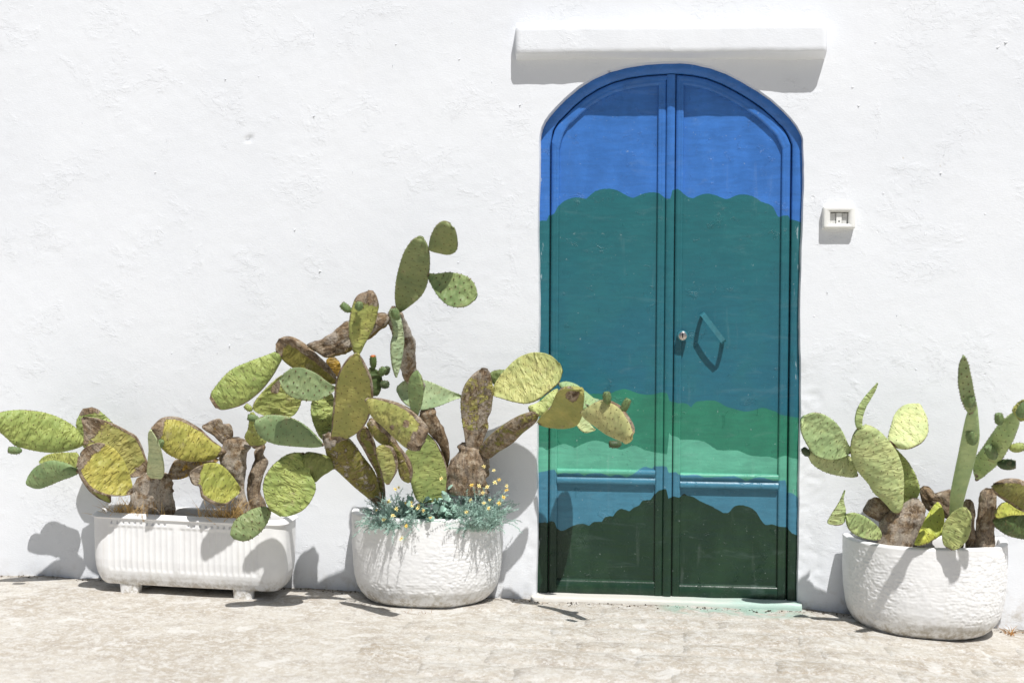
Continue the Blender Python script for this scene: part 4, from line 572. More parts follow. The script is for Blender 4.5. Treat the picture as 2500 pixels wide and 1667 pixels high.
# fixed frame
fo = np.concatenate([[[-.025, -.012]], [[-.025, 1.0]], [[-.025, SPR - .02]], apts - an * .025, [[DW + .025, SPR - .02]], [[DW + .025, 1.0]], [[DW + .025, -.012]]])
fi = np.concatenate([[[.046, -.012]], [[.046, 1.0]], [[.046, SPR - .045]], apts + an * .047, [[1.0925, SPR - .045]], [[1.0925, 1.0]], [[1.0925, -.012]]])
fi[3:-3, 0] = np.clip(fi[3:-3, 0], .046, 1.0925); fi[3:-3, 1] = np.maximum(fi[3:-3, 1], SPR - .045)
V, F = band(fo, fi, [(0, .14), (0, .046), (.62, .044), (.93, .0445), (.98, .048), (1, .054), (1, .14)])
fr = mesh('door_frame', V, F[:, ::-1].copy(), DOOR, door, smooth=False)
def leaf(x0, x1, p0, p1, dz, astragal):
    """x0..x1 leaf edges, p0..p1 panel opening"""
    xs_ = np.linspace(x0, x1, 40); top = arch_at(xs_, .0505)
    out = [(x0, -.008 + dz), (x1, -.008 + dz)] + list(zip(xs_[::-1], top[::-1]))
    n = len(out); V = [(x, .067, z) for x, z in out] + [(x, .10, z) for x, z in out]
    F = [tuple(range(n)), tuple(range(2 * n - 1, n - 1, -1))] + [(i, n + i, n + (i + 1) % n, (i + 1) % n) for i in range(n)]
    lf = mesh('door_leaf', V, F, DOOR, door, smooth=False)
    def strip(name, A, B, prof):
        V, F = band(A, B, prof); return mesh(name, V, F[:, ::-1].copy(), DOOR, lf, smooth=False)
    bead = [(0, .068), (.02, .056), (.10, .0535), (.45, .0520), (.55, .0535), (.62, .0525), (.90, .0530), (.965, .0565), (1, .0675)]
    zt0, zt1 = float(arch_at(x0 + .003, .0508)), float(arch_at(x1 - .003, .0508))
    pt0, pt1 = float(arch_at(p0, .095)), float(arch_at(p1, .095))
    strip('stile', [(x0 + .003, -.006 + dz), (x0 + .003, zt0)], [(p0, -.006 + dz), (p0, pt0)], bead)
    if astragal:
        strip('stile', [(.5513, -.006 + dz), (.5513, arch_at(.5513, .0505))], [(p1, -.006 + dz), (p1, pt1)], bead)
        strip('astragal', [(x1 + .006, -.006 + dz), (x1 + .006, zt1)], [(.5516, -.006 + dz), (.5516, arch_at(.55, .0505))], [(0, .058), (.0, .050), (.10, .0475), (.5, .0455), (.8, .0475), (.95, .050), (1, .060)])
    else:
        strip('stile', [(x1 - .003, -.006 + dz), (x1 - .003, zt1)], [(p1, -.006 + dz), (p1, pt1)], bead)
    # curved head moulding
    xo = np.linspace(x0 + .003, x1 - .002, 40); xi = np.linspace(p0, p1, 40)
    strip('head_moulding', list(zip(xo, arch_at(xo, .0508))), list(zip(xi, arch_at(xi, .095))), [(0, .068), (.02, .0555), (.12, .0530), (.45, .0515), (.55, .0530), (.62, .0520), (.88, .0525), (.96, .0560), (1, .0675)])
    # rails
    a, b_ = p0 - .0015, p1 + .0015
    strip('rail', [(a, .548 + dz), (b_, .548 + dz)], [(a, .480 + dz), (b_, .480 + dz)], [(0, .0672), (.04, .052), (.12, .048), (.30, .047), (.38, .052), (.46, .0575), (.52, .0575), (.60, .050), (.72, .047), (.90, .047), (.97, .051), (1, .0672)])
    strip('rail', [(a, .058 + dz), (b_, .058 + dz)], [(a, -.007 + dz), (b_, -.007 + dz)], [(0, .0672), (.07, .0610), (.16, .0535), (.9, .0525), (1, .056)])
    return lf
lfl = leaf(.0485, .5835, .087, .516, 0, True)
lfr = leaf(.5905, 1.0895, .628, 1.049, -.010, False)
# lock cylinder
def lathe(prof, c, axis, n=24):
    a = Vector(axis).normalized(); t = a.orthogonal().normalized(); s = a.cross(t); c = Vector(c); V = []; F = []
    for r, h in prof:
        for k in range(n):
            q = 2 * math.pi * k / n; V.append(c + a * h + (t * math.cos(q) + s * math.sin(q)) * r)
    for i in range(len(prof) - 1):
        for k in range(n): F.append((i * n + k, i * n + (k + 1) % n, (i + 1) * n + (k + 1) % n, (i + 1) * n + k))
    F.append(tuple(range(n))[::-1]); F.append(tuple((len(prof) - 1) * n + k for k in range(n)))
    return V, F
LKC = (.630, .053, 1.139)
PAINTED = mat_simple('painted_metal', lin(58, 118, 130), .3, .12, 60, .5, .0004)
V, F = lathe([(.0235, 0), (.0235, .012), (.0228, .030), (.0215, .033), (.0175, .0335)], LKC, (0, -1, 0)); lk = mesh('lock', V, F, PAINTED, lfr)
V, F = lathe([(.0178, .0), (.0178, .0345), (.0168, .0352)], LKC, (0, -1, 0)); cy = mesh('lock_cylinder', V, F, METAL, lfr)
V, F = join([box(.6278, .6322, .0150, .0182, 1.131, 1.147), lathe([(.0034, .0346), (.0034, .0365)], (.6298, .053, 1.1475), (0, -1, 0), 12)])
mesh('keyhole', V, F, DARK, lfr, smooth=False)
# pull handle: bent flat strap fixed obliquely
h0 = np.array([.716, 1.232]); h1 = np.array([.805, 1.117]); dirv = (h1 - h0) / np.linalg.norm(h1 - h0); pv = np.array([dirv[1], -dirv[0]]); hw = .0112
pr = [(.0, .068), (-.035, .050), (-.05, .034), (-.04, .018), (-.015, .006), (.02, .0), (.35, -.004), (.65, -.004), (.98, .0), (1.015, .006), (1.04, .018), (1.05, .034), (1.035, .050), (1.0, .068)]
V = []; F = []
for s, y in pr:
    q = h0 + (h1 - h0) * s
    tn = .0035 if .01 < s < .99 else 0.0
    for sg, inn in ((-1, 0), (1, 0), (1, 1), (-1, 1)):
        r = q + pv * hw * sg + (dirv * (.005 if s < .5 else -.005) * inn if tn == 0 else 0)
        V.append((r[0], y + (tn * inn), r[1]))
for i in range(len(pr) - 1):
    for k in range(4): F.append((i * 4 + k, i * 4 + (k + 1) % 4, (i + 1) * 4 + (k + 1) % 4, (i + 1) * 4 + k))
mesh('handle', V, F, PAINTED, lfr, smooth=False)

# ------------------------------------------------------------------ bell box on the wall
SWP = (1.2855, 0, 1.649)
sw = empty('doorbell_box', SWP); tag(sw, 'small white plastic doorbell box mounted on the wall right of the door', 'doorbell')
sx0, sx1, sz0, sz1 = 1.2185, 1.3530, 1.602, 1.696
ox0, ox1, oz0, oz1 = 1.247, 1.325, 1.622, 1.673
def frame_plate(o, i, yb, yf, bev):
    A = [(o[0], o[2]), (o[1], o[2]), (o[1], o[3]), (o[0], o[3])]; cx = [(o[0] + o[1]) / 2, (o[2] + o[3]) / 2]
    def rr(r, x0, x1, z0, z1, n=5):
        P = []
        for (cx_, cz_, a0) in ((x1 - r, z0 + r, -90), (x1 - r, z1 - r, 0), (x0 + r, z1 - r, 90), (x0 + r, z0 + r, 180)):
            for k in range(n): t = math.radians(a0 + 90 * k / (n - 1)); P.append((cx_ + r * math.cos(t), cz_ + r * math.sin(t)))
        return P
    rings = [(rr(.006, *o), yb), (rr(.006, *o), yf + bev), (rr(.007, o[0] + bev * .3, o[1] - bev * .3, o[2] + bev * .3, o[3] - bev * .3), yf + bev * .3), (rr(.006, o[0] + bev, o[1] - bev, o[2] + bev, o[3] - bev), yf),
             (rr(.003, i[0], i[1], i[2], i[3]), yf), (rr(.003, i[0] + .001, i[1] - .001, i[2] + .001, i[3] - .001), yf + .030)]
    n = len(rings[0][0]); V = [(x, y, z) for P, y in rings for x, z in P]; F = [tuple(f) for f in grid_faces(len(rings), n, close=True, flip=True)]
    F.append(tuple((len(rings) - 1) * n + k for k in range(n)))
    return V, F
V, F = frame_plate((sx0, sx1, sz0, sz1), (ox0, ox1, oz0, oz1), .04, -.016, .007); mesh('housing', V, F, PLASTIC, sw)
for k, (a, b_) in enumerate(((1.2495, 1.2725), (1.2745, 1.2975), (1.2995, 1.3225))):
    yf = (.002, -.005, .002)[k]
    V, F = box(a, b_, yf, .010, oz0 + .0015, oz1 - .004, .0015); md = mesh('module' if k != 1 else 'push_button', V, F, GREYP if k != 1 else PLASTIC, sw, smooth=False)
V, F = lathe([(.0032, 0), (.0032, .0012)], (1.2860, -.0045, 1.6335), (0, -1, 0), 12); mesh('button_hole', V, F, DARK, sw)

# ------------------------------------------------------------------ planters
def d_pot(cx, a, b, zr, zb, seed):
    """half-round planter standing against the wall: outer skin with tooled relief, rolled rim, inner wall"""
    yb = -.030; n = 460
    th = np.linspace(0, 2 * np.pi, n, endpoint=False)
    e = .86
    ct = np.sign(np.cos(th)) * np.abs(np.cos(th)) ** e; st = np.where(np.sin(th) > 0, np.abs(np.sin(th)) ** e, -.05 * np.abs(np.sin(th)) ** .5)
    H = zr - zb; hs = np.linspace(0, 1, 118)
    prof = np.interp(hs, [0, .02, .06, .12, .2, .3, .45, .65, .85, 1], [.70, .765, .825, .882, .932, .962, .984, .997, 1.0, 1.0])
    k_ = np.ones(5) / 5; pp = np.convolve(np.pad(prof, 2, mode='edge'), k_, 'valid'); pp[0] = prof[0]
    arc = np.cumsum(np.hypot(np.diff(a * ct, append=a * ct[0]), np.diff(b * st, append=b * st[0])))
    rows = []
    wav = .006 * (fbm(th * 2, th * 0, 2, seed) - .5)
    def ring(s, z, dr=0.0, drop=0.0):
        X = cx + (a * s + dr) * ct; Yv = yb - np.where(st > 0, (b * s + dr), b) * st
        return np.stack([X, Yv, np.full(n, z) + wav * ((z - zb) / H) + drop], -1)
    for i, h in enumerate(hs):
        z = zb + H * .965 * h
        Rr = ring(pp[i], z)
        cy = z / .0135 + 3.4 * (fbm(arc * 7, np.full(n, z * 9), 3, seed + 3) - .5)
        row = np.floor(cy); ph = hsh(row, row * 0, seed)
        lump = np.abs(np.sin(np.pi * (arc / .021 + ph * 2 + .6 * fbm(arc * 20, row, 2, seed + 4)))) ** .7 * np.abs(np.sin(np.pi * cy)) ** .7
        rough = fbm(arc * 78, np.full(n, z * 92), 2, seed + 5)
        mk = sstep(.04, .22, h + .12 * (fbm(arc * 6, np.full(n, z * 6), 3, seed + 6) - .5)) * sstep(1.0, .93, h) * sstep(-.25, .15, st)
        fade = .35 + .65 * sstep(.35, .55, fbm(arc * 3.3, np.full(n, z * 5), 3, seed + 7))
        d = mk * fade * (.0012 * (lump - .5) + .0040 * (rough - .5) + .0022 * (fbm(arc * 150, np.full(n, z * 170), 2, seed + 9) - .5)) + .004 * (fbm(arc * 5, np.full(n, z * 5), 3, seed + 8) - .5)
        Rr[:, 0] += d * ct; Rr[:, 1] -= d * np.maximum(st, 0); rows.append(Rr)
    for s, z, dr in ((1, zr - .006, .001), (1, zr - .002, -.003), (1, zr, -.009), (1, zr, -.022), (1, zr - .003, -.029), (1, zr - .009, -.032), (1, zr - .05, -.034), (1, zr - .09, -.036)):
        Rr = ring(s, z, dr); back = st <= 0; Rr[back, 1] = np.minimum(Rr[back, 1], yb + min(0, dr) * 1.0 + 0 * Rr[back, 1]); rows.append(Rr)
    V = np.concatenate(rows); F = [tuple(f) for f in grid_faces(len(rows), n, close=True)]
    F.append(tuple(range(n))[::-1])
    # soil bed
    sr = [ring(f, zr - .047, -.034) for f in (1.0,)][0]; ctr = np.array([[cx, yb - b * .45, zr - .047]])
    SVv = [sr]; 
    for f in (.8, .6, .4, .2): SVv.append(ctr + (sr - ctr) * f)
    SVv = np.concatenate(SVv); SVv[:, 2] = zr - .047 + .03 * (fbm(SVv[:, 0] * 22, SVv[:, 1] * 22, 3, seed) - .5)
    SF = [tuple(f) for f in grid_faces(5, n, close=True)]; SF.append(tuple(4 * n + k for k in range(n)))
    return V, F, SVv, SF
V, F, SV_, SF_ = d_pot(-.4765, .332, .295, .374, -.022, 101)
p1 = mesh('half_round_planter', V, F, POT, loc=(-.4765, -.17, -.022)); tag(p1, 'white half-round textured planter with tiny yellow flowers, left of the door', 'planter', 'half-round white planters')
tag(mesh('soil', SV_, SF_, SOIL), 'dark soil inside the half-round planter left of the door', 'soil', kind='stuff')
V, F, SV_, SF_ = d_pot(1.6465, .3335, .315, .303, -.09, 202)
p2 = mesh('half_round_planter', V, F, POT, loc=(1.6465, -.17, -.09)); tag(p2, 'white half-round textured planter right of the door, near the doorbell box', 'planter', 'half-round white planters')
tag(mesh('soil', SV_, SF_, SOIL), 'dark soil inside the half-round planter right of the door', 'soil', kind='stuff')

def trough():
    cx, cy, hl, hd = -1.487, -.157, .432, .128; zt = .357; H = .312
    n = 560; th = np.linspace(0, 2 * np.pi, n, endpoint=False)
    # rounded rectangle loop, evenly spaced
    def loop(l, d, r):
        P = []; segs = [((-l + r, -d), (l - r, -d)), ((l - r, -d + r), -90), ((l, -d + r), (l, d - r)), ((l - r, d - r), 0), ((l - r, d), (-l + r, d)), ((-l + r, d - r), 90), ((-l, d - r), (-l, -d + r)), ((-l + r, -d + r), 180)]
        cnt = [250, 30, 30, 20, 150, 20, 30, 30]
        for sg, c in zip(segs, cnt):
            if isinstance(sg[1], tuple):
                for k in range(c): t = k / c; P.append((sg[0][0] + (sg[1][0] - sg[0][0]) * t, sg[0][1] + (sg[1][1] - sg[0][1]) * t))
            else:
                for k in range(c): t = math.radians(sg[1] + 90 * k / c); P.append((sg[0][0] + r * math.cos(t), sg[0][1] + r * math.sin(t)))
        return np.array(P)
    tilt = -.026
    rows = []
    def ring(l, d, r, z, flute=0.0):
        P = loop(l, d, r); front = (np.arange(n) < 250) & (P[:, 0] > -l + r - 1e-6)
        u = P[:, 0]
        dd = np.zeros(n)
        if flute > 0:
            fl = np.abs(np.sin(np.pi * (u + .37) / .0262)) ** .6
            mk = ((u > -.345) & (u < .315) & ~((u > -.055) & (u < -.035))).astype(float) * front
            dd = flute * .0042 * fl * mk
        if flute < 0:
            dd = .008 * sstep(.86, .95, np.abs(np.sin(np.pi * (u + .37) / .0262))) * ((u > -.345) & (u < .315) & ~((u > -.08) & (u < -.01))) * front
        y = cy + P[:, 1] + dd
        return np.stack([cx + u, y, z + tilt * u + .002 * (fbm(u * 5, z * 0 + u * 0, 2, 301) - .5)], -1)
    for h in np.linspace(0, .925, 80):
        s = np.interp(h, [0, .03, .08, .15, .24, .35, .6, .925], [.74, .80, .86, .915, .957, .980, .992, 1.0])
        fz = float(sstep(.19, .25, h) * sstep(.84, .80, h))
        pit = 1.0 if .855 < h < .89 else 0.0
        rows.append(ring(hl * (s * .35 + .65) - .004, hd * s - .003, .06 * s, zt - H + H * h, fz if not pit else -1.0))
    for off, z in ((-.001, zt - .0215), (.003, zt - .0205), (.0045, zt - .0185), (.003, zt - .0155), (-.010, zt - .004), (-.014, zt - .0012), (-.020, zt), (-.028, zt - .001), (-.032, zt - .006), (-.035, zt - .05), (-.037, zt - .09)):
        rows.append(ring(hl + off, hd + off, .060 + min(0, off), z))
    V = np.concatenate(rows); F = [tuple(f) for f in grid_faces(len(rows), n, close=True)]; F.append(tuple(range(n))[::-1])
    o = mesh('trough_planter', V, F, POTB, loc=(cx, cy, 0)); tag(o, 'long white ribbed trough planter on stubby feet at the left', 'planter')
    for fx in (-.27, .235):
        for fy in (-.058, .07):
            x0, x1 = cx + fx - .055, cx + fx + .055; zb = float(zg(cx + fx)) - .012; z1 = zt - H + tilt * fx + .03
            V, F = [], []
            rr = [(1.08, zb), (1.0, zb + .018), (1.06, z1 - .034), (1.22, z1 - .020), (1.55, z1 - .008), (1.9, z1)]
            for s, z in rr:
                for k in range(20):
                    t = 2 * math.pi * k / 20; c, sn = math.cos(t), math.sin(t)
                    V.append((cx + fx + .042 * s * math.copysign(abs(c) ** .5, c), cy + fy + .032 * min(s, 1.25) * math.copysign(abs(sn) ** .5, sn), z))
            for i in range(len(rr) - 1):
                for k in range(20): F.append((i * 20 + k, i * 20 + (k + 1) % 20, (i + 1) * 20 + (k + 1) % 20, (i + 1) * 20 + k))
            mesh('foot', V, F, POTB, o)
    # little square drip marks above the ribs are real notches
    P = loop(hl - .036, hd - .036, .035); P2 = np.stack([cx + P[:, 0], cy + P[:, 1], zt - .045 + tilt * P[:, 0]], -1); c = np.array([[cx, cy, zt - .045]])
    L = [P2] + [c + (P2 - c) * f for f in (.75, .5, .25)]; Vs = np.concatenate(L); Vs[:, 2] += .03 * (fbm(Vs[:, 0] * 20, Vs[:, 1] * 20, 3, 303) - .5)
    Fs = [tuple(f) for f in grid_faces(4, n, close=True)]; Fs.append(tuple(3 * n + k for k in range(n)))
    tag(mesh('soil', Vs, Fs, SOIL), 'dry dark soil inside the long ribbed trough planter', 'soil', kind='stuff')
    return o
trough()

# ------------------------------------------------------------------ prickly pears
TINT = dict(yellow=lin(170, 167, 93), lime=lin(159, 168, 103), olive=lin(161, 160, 99), moss=lin(128, 125, 68), moss2=lin(124, 133, 82), green=lin(132, 150, 108), green2=lin(130, 139, 98), green3=lin(156, 178, 138),
            pale=lin(179, 189, 150), pale2=lin(160, 178, 142), amber=lin(170, 134, 58), bark=lin(120, 100, 60), darkgreen=lin(90, 106, 66), yellowpale=lin(181, 187, 124), olivepale=lin(183, 182, 134),
            sage=lin(173, 187, 136), sage2=lin(171, 181, 124), palebright=lin(195, 206, 159), ochre=lin(167, 163, 84), yellowlime=lin(183, 185, 90), fruit=lin(108, 128, 88), fruitdark=lin(72, 88, 62), fruitred=lin(98, 118, 72))
def cub(y, m):
    """smooth resample of a short list to m points at even index spacing"""
    y = np.array(y, float); n = len(y); t = np.linspace(0, n - 1, m); i = np.clip(t.astype(int), 0, n - 2); f = t - i
    p0, p1, p2, p3 = y[np.clip(i - 1, 0, n - 1)], y[i], y[i + 1], y[np.clip(i + 2, 0, n - 1)]
    return .5 * (2 * p1 + (p2 - p0) * f + (2 * p0 - 5 * p1 + 4 * p2 - p3) * f * f + (3 * p1 - p0 - 3 * p2 + p3) * f ** 3)
def make_pad(spec, parent, seed):
    pid, plant, O, a, nn, L, lo, hi, th, tint, opt = spec
    O = np.array(O); a = np.array(a); nn = np.array(nn); wv = np.cross(a, nn)
    W = max(h - l for l, h in zip(lo, hi)) / 1000
    nr = int(np.clip(L / .0055, 22, 70)); ring = int(np.clip(2 * W / .0055, 24, 64)) // 2 * 2
    lo_ = cub(lo, nr) / 1000; hi_ = cub(hi, nr) / 1000; t = (1 - np.cos(np.pi * np.linspace(0, 1, nr))) / 2
    mid = (lo_ + hi_) / 2; hw = np.maximum((hi_ - lo_) / 2, .0025)
    ph = np.linspace(0, 2 * np.pi, ring, endpoint=False)
    C_, S_ = np.cos(ph), np.sin(ph)
    wr = opt.get('wr', 1.0); wear0 = opt.get('wear', 0.0); woody = wear0 > .85
    # section half thickness
    ht = np.minimum(th * (.5 if woody else .40), hw * (.85 if woody else .55)); ht = np.maximum(ht, .004)
    u = np.repeat((t * L)[:, None], ring, 1); v = mid[:, None] + hw[:, None] * C_[None, :]
    sN = C_[None, :] * np.ones((nr, 1))
    ex = .40 if not woody else .8
    z = ht[:, None] * np.sign(S_)[None, :] * np.abs(S_[None, :]) ** ex
    if woody: v = v + hw[:, None] * (.34 * (fbm(u * 42 + seed, S_[None, :] * 1.5 + np.sign(C_)[None, :] * 3, 4, seed) - .5))
    side = np.sign(S_)[None, :] * np.ones((nr, 1)); body = np.abs(S_)[None, :] ** .5 * np.sin(np.pi * np.clip(t, .02, .98))[:, None] ** .4
    # warp of the whole blade, wrinkles, areole lattice
    z = z + (fbm(u * 7 + seed, v * 7, 2, seed) - .5) * .022 * np.minimum(1, L / .25) * (.5 if woody else 1) * np.sin(np.pi * t)[:, None] ** .5
    z = z + opt.get('bend', 0.0) * 4 * ((t - .5) ** 2)[:, None] + .012 * (sN ** 2) * (W / .16) * (1 if seed % 2 else -1) * (0 if woody else 1)
    z = z + side * body * wr * (.0055 * (fbm(u * 55, v * 24 + 40 * (side > 0), 3, seed + 1) - .5) + .003 * (fbm(u * 95, v * 60, 2, seed + 2) - .5))
    P_, Q_ = u / .021, v / .021
    lat = np.maximum(0, np.cos(np.pi * P_) * np.cos(np.pi * Q_)) ** 2
    if not woody: z = z + side * body * lat * (.0034 if opt.get('bump') else .0012)
    if woody: z = z + side * (.014 * (fbm(u * 22, v * 40, 4, seed + 4) - .5) + .010 * (fbm(u * 9, v * 12, 2, seed + 5) - .5) - .016 * np.abs(fbm(u * 7, v * 75, 3, seed + 6) - .5))
    # wear
    wear = np.full((nr, ring), wear0 if wear0 < .85 else 1.6)
    T_ = t[:, None] * np.ones((1, ring))
    if opt.get('tipw', .0): wear = np.maximum(wear, sstep(1 - opt['tipw'] * 1.6, 1 - opt['tipw'] * .5, T_) * 1.1)
    if opt.get('basew', .03): wear = np.maximum(wear, sstep(opt.get('basew', .03) * 1.5, opt.get('basew', .03) * .4, T_) * 1.0)
    ew = opt.get('ew', 0); eg = opt.get('edge', '')
    if ew:
        sR = sstep(1 - 2 * ew, 1 - ew * .8, sN) * 1.0; sL = sstep(1 - 2 * ew, 1 - ew * .8, -sN) * 1.0
        if eg in 'RB': wear = np.maximum(wear, sR)
        if eg in 'LB': wear = np.maximum(wear, sL)
    else: wear = np.maximum(wear, sstep(.96, 1.0, np.abs(sN)) * .42)
    for (pt, ps, pr_) in opt.get('patch', []):
        d = np.hypot((T_ - pt) * L / (W * .5), sN - ps); wear = np.maximum(wear, sstep(pr_ * 1.5, pr_ * .6, d) * 1.1)
    if opt.get('greenedge'): wear = np.where(sN < -.72, .15, wear)
    V = O + u[..., None] * a + v[..., None] * wv + z[..., None] * nn
    V = V.reshape(-1, 3); F = [tuple(f) for f in grid_faces(nr, ring, close=True)]
    F.append(tuple(range(ring))[::-1]); F.append(tuple((nr - 1) * ring + k for k in range(ring)))
    nb = len(F)
    tn = np.array(TINT[tint]); tn = tn * np.array([1 + .06 * math.sin(seed * 3.1), 1, 1 + .08 * math.cos(seed * 1.7), 1])
    off = np.array([seed * .37 % 5, seed * .53 % 5, 0])
    pc = np.stack([u, v, z * 1.0], -1).reshape(-1, 3) + off
    wearf = wear.ravel(); extra = []
    if opt.get('dots', 1) and not woody:
        # areoles: short stubby tufts standing on the lattice nodes, on both faces and on the rim
        for pi_ in range(0, int(L / .021) + 1):
            tt = pi_ * .021 / L
            if tt < .06 or tt > .97: continue
            ri = int(np.argmin(np.abs(t - tt)))
            for qi in range(int(lo_[ri] / .021) - 1, int(hi_[ri] / .021) + 2):
                if (pi_ + qi) % 2: continue
                s_n = (qi * .021 - mid[ri]) / hw[ri]
                if abs(s_n) > .93: continue
                for sd_ in (1, -1):
                    k = int(round(math.acos(s_n) / (2 * np.pi) * ring)); k = k if sd_ > 0 else (ring - k) % ring
                    extra.append((ri, k, sd_ * nn))
            if pi_ % 1 == 0:
                for k, dv in ((0, wv), (ring // 2, -wv)): extra.append((ri, k, dv))
        Vx = []; Fx = []; base = len(V); r_ = .0034 if not opt.get('bump') else .0038; hgt = .0026 if not opt.get('bump') else .0044
        for (ri, k, d) in extra:
            if wear[ri, k] > .6: continue
            c = V[ri * ring + k]; d = np.array(d); e1 = a; e2 = np.cross(d, e1); e2 = e2 / (np.linalg.norm(e2) + 1e-9)
            i0 = base + len(Vx)
            for q in range(4): an_ = q * np.pi / 2 + .4; Vx.append(c - d * .001 + (e1 * math.cos(an_) + e2 * math.sin(an_)) * r_)
            Vx.append(c + d * hgt)
            for q in range(4): Fx.append((i0 + q, i0 + (q + 1) % 4, i0 + 4))
        if Vx:
            V = np.concatenate([V, np.array(Vx)]); F += Fx; pc = np.concatenate([pc, np.zeros((len(Vx), 3))]); wearf = np.concatenate([wearf, np.zeros(len(Vx))])
    N = len(V)
    o = mesh('pad' if not woody else 'trunk', V, F, [CACTUS, AREOLE], parent, attrs={'pc': ('FLOAT_VECTOR', pc), 'tint': ('FLOAT_COLOR', np.tile(tn, (N, 1))), 'wear': ('FLOAT', wearf), 'pale': ('FLOAT', np.full(N, opt.get('pale', .15))), 'wr': ('FLOAT', np.full(N, wr))})
    if len(F) > nb:
        mi = np.zeros(len(F), np.int32); mi[nb:] = 1; o.data.polygons.foreach_set('material_index', mi)
    return o
def make_fruit(spec, parent, seed):
    pid, c, d, ln, wd, tint = spec
    c = np.array(c); d = np.array(d); d = d / np.linalg.norm(d); e1 = np.cross(d, [0.1, 1, .2]); e1 /= np.linalg.norm(e1); e2 = np.cross(d, e1)
    n = 18; hs = [0, .06, .18, .35, .55, .75, .9, .98, 1.0, .97, .93]; rs = [.30, .52, .78, .95, 1.0, .96, .84, .72, .6, .42, .05]
    hs = np.array(hs); rs = np.array(rs); V = []
    for h, r in zip(hs, rs):
        for k in range(n):
            q = 2 * np.pi * k / n; bmp = 1 + .10 * math.cos(q * 5 + h * 14) * math.cos(h * 16) * (h < .95)
            V.append(c + d * (h - .5) * ln + (e1 * math.cos(q) + e2 * math.sin(q)) * r * bmp * wd / 2)
    F = [tuple(f) for f in grid_faces(len(hs), n, close=True, flip=True)]; F.append(tuple(range(n))); F.append(tuple((len(hs) - 1) * n + k for k in range(n))[::-1])
    nb = len(F); V = np.array(V); Vx = []; Fx = []
    for i in (2, 3, 4, 5, 6, 7):
        for k in range(0, n, 3):
            p = V[i * n + (k + (i % 2)) % n]; dd = p - (c + d * (hs[i] - .5) * ln); dd /= np.linalg.norm(dd) + 1e-9; i0 = len(V) + len(Vx); t2 = np.cross(dd, d)
            for q in range(4): an_ = q * np.pi / 2; Vx.append(p - dd * .001 + (d * math.cos(an_) + t2 * math.sin(an_)) * .0018)
            Vx.append(p + dd * .0042)
            for q in range(4): Fx.append((i0 + q, i0 + (q + 1) % 4, i0 + 4))
    V = np.concatenate([V, np.array(Vx)]); F += Fx; N = len(V)
    tn = np.tile(np.array(TINT[tint]), (N, 1)); wearf = np.zeros(N)
    if tint == 'fruitred': tn[7 * n:11 * n] = lin(196, 110, 62)
    o = mesh('fruit', V, F, [CACTUS, AREOLE], parent, attrs={'pc': ('FLOAT_VECTOR', V - c + seed), 'tint': ('FLOAT_COLOR', tn), 'wear': ('FLOAT', wearf), 'pale': ('FLOAT', np.zeros(N)), 'wr': ('FLOAT', np.full(N, .3))})
    mi = np.zeros(len(F), np.int32); mi[nb:] = 1; o.data.polygons.foreach_set('material_index', mi)
    return o
PLANTS = {
 'A': ((-1.72, -.18, .32), 'yellowing prickly pear at the left end of the ribbed trough'),
 'B': ((-1.25, -.15, .31), 'prickly pear with gnarled grey trunks at the right end of the ribbed trough'),
 'C': ((-.68, -.19, .33), 'sprawling prickly pear with olive pads and a bent pad hanging over the trough'),
 'T': ((-.32, -.15, .33), 'tallest prickly pear on a dry stalk, its green pads topping the middle planter'),
 'E': ((-.33, -.16, .33), 'prickly pear on a wrinkled brown trunk reaching out in front of the door'),
 'G': ((1.50, -.23, .26), 'pale green prickly pear on a swollen brown trunk in the right planter'),
 'H': ((1.75, -.22, .26), 'prickly pear with one tall narrow stem at the right edge of the picture')}
roots = {}
for k, (loc, lab) in PLANTS.items():
    roots[k] = tag(empty('prickly_pear', loc), lab, 'cactus', 'prickly pears in the planters')
PADOBJ = {}
for i, sp in enumerate(PADS):
    PADOBJ[sp[0]] = make_pad(sp, roots[sp[1]], 11 + i * 7)
for i, sp in enumerate(FRUITS): make_fruit(sp, PADOBJ[sp[0]], i)

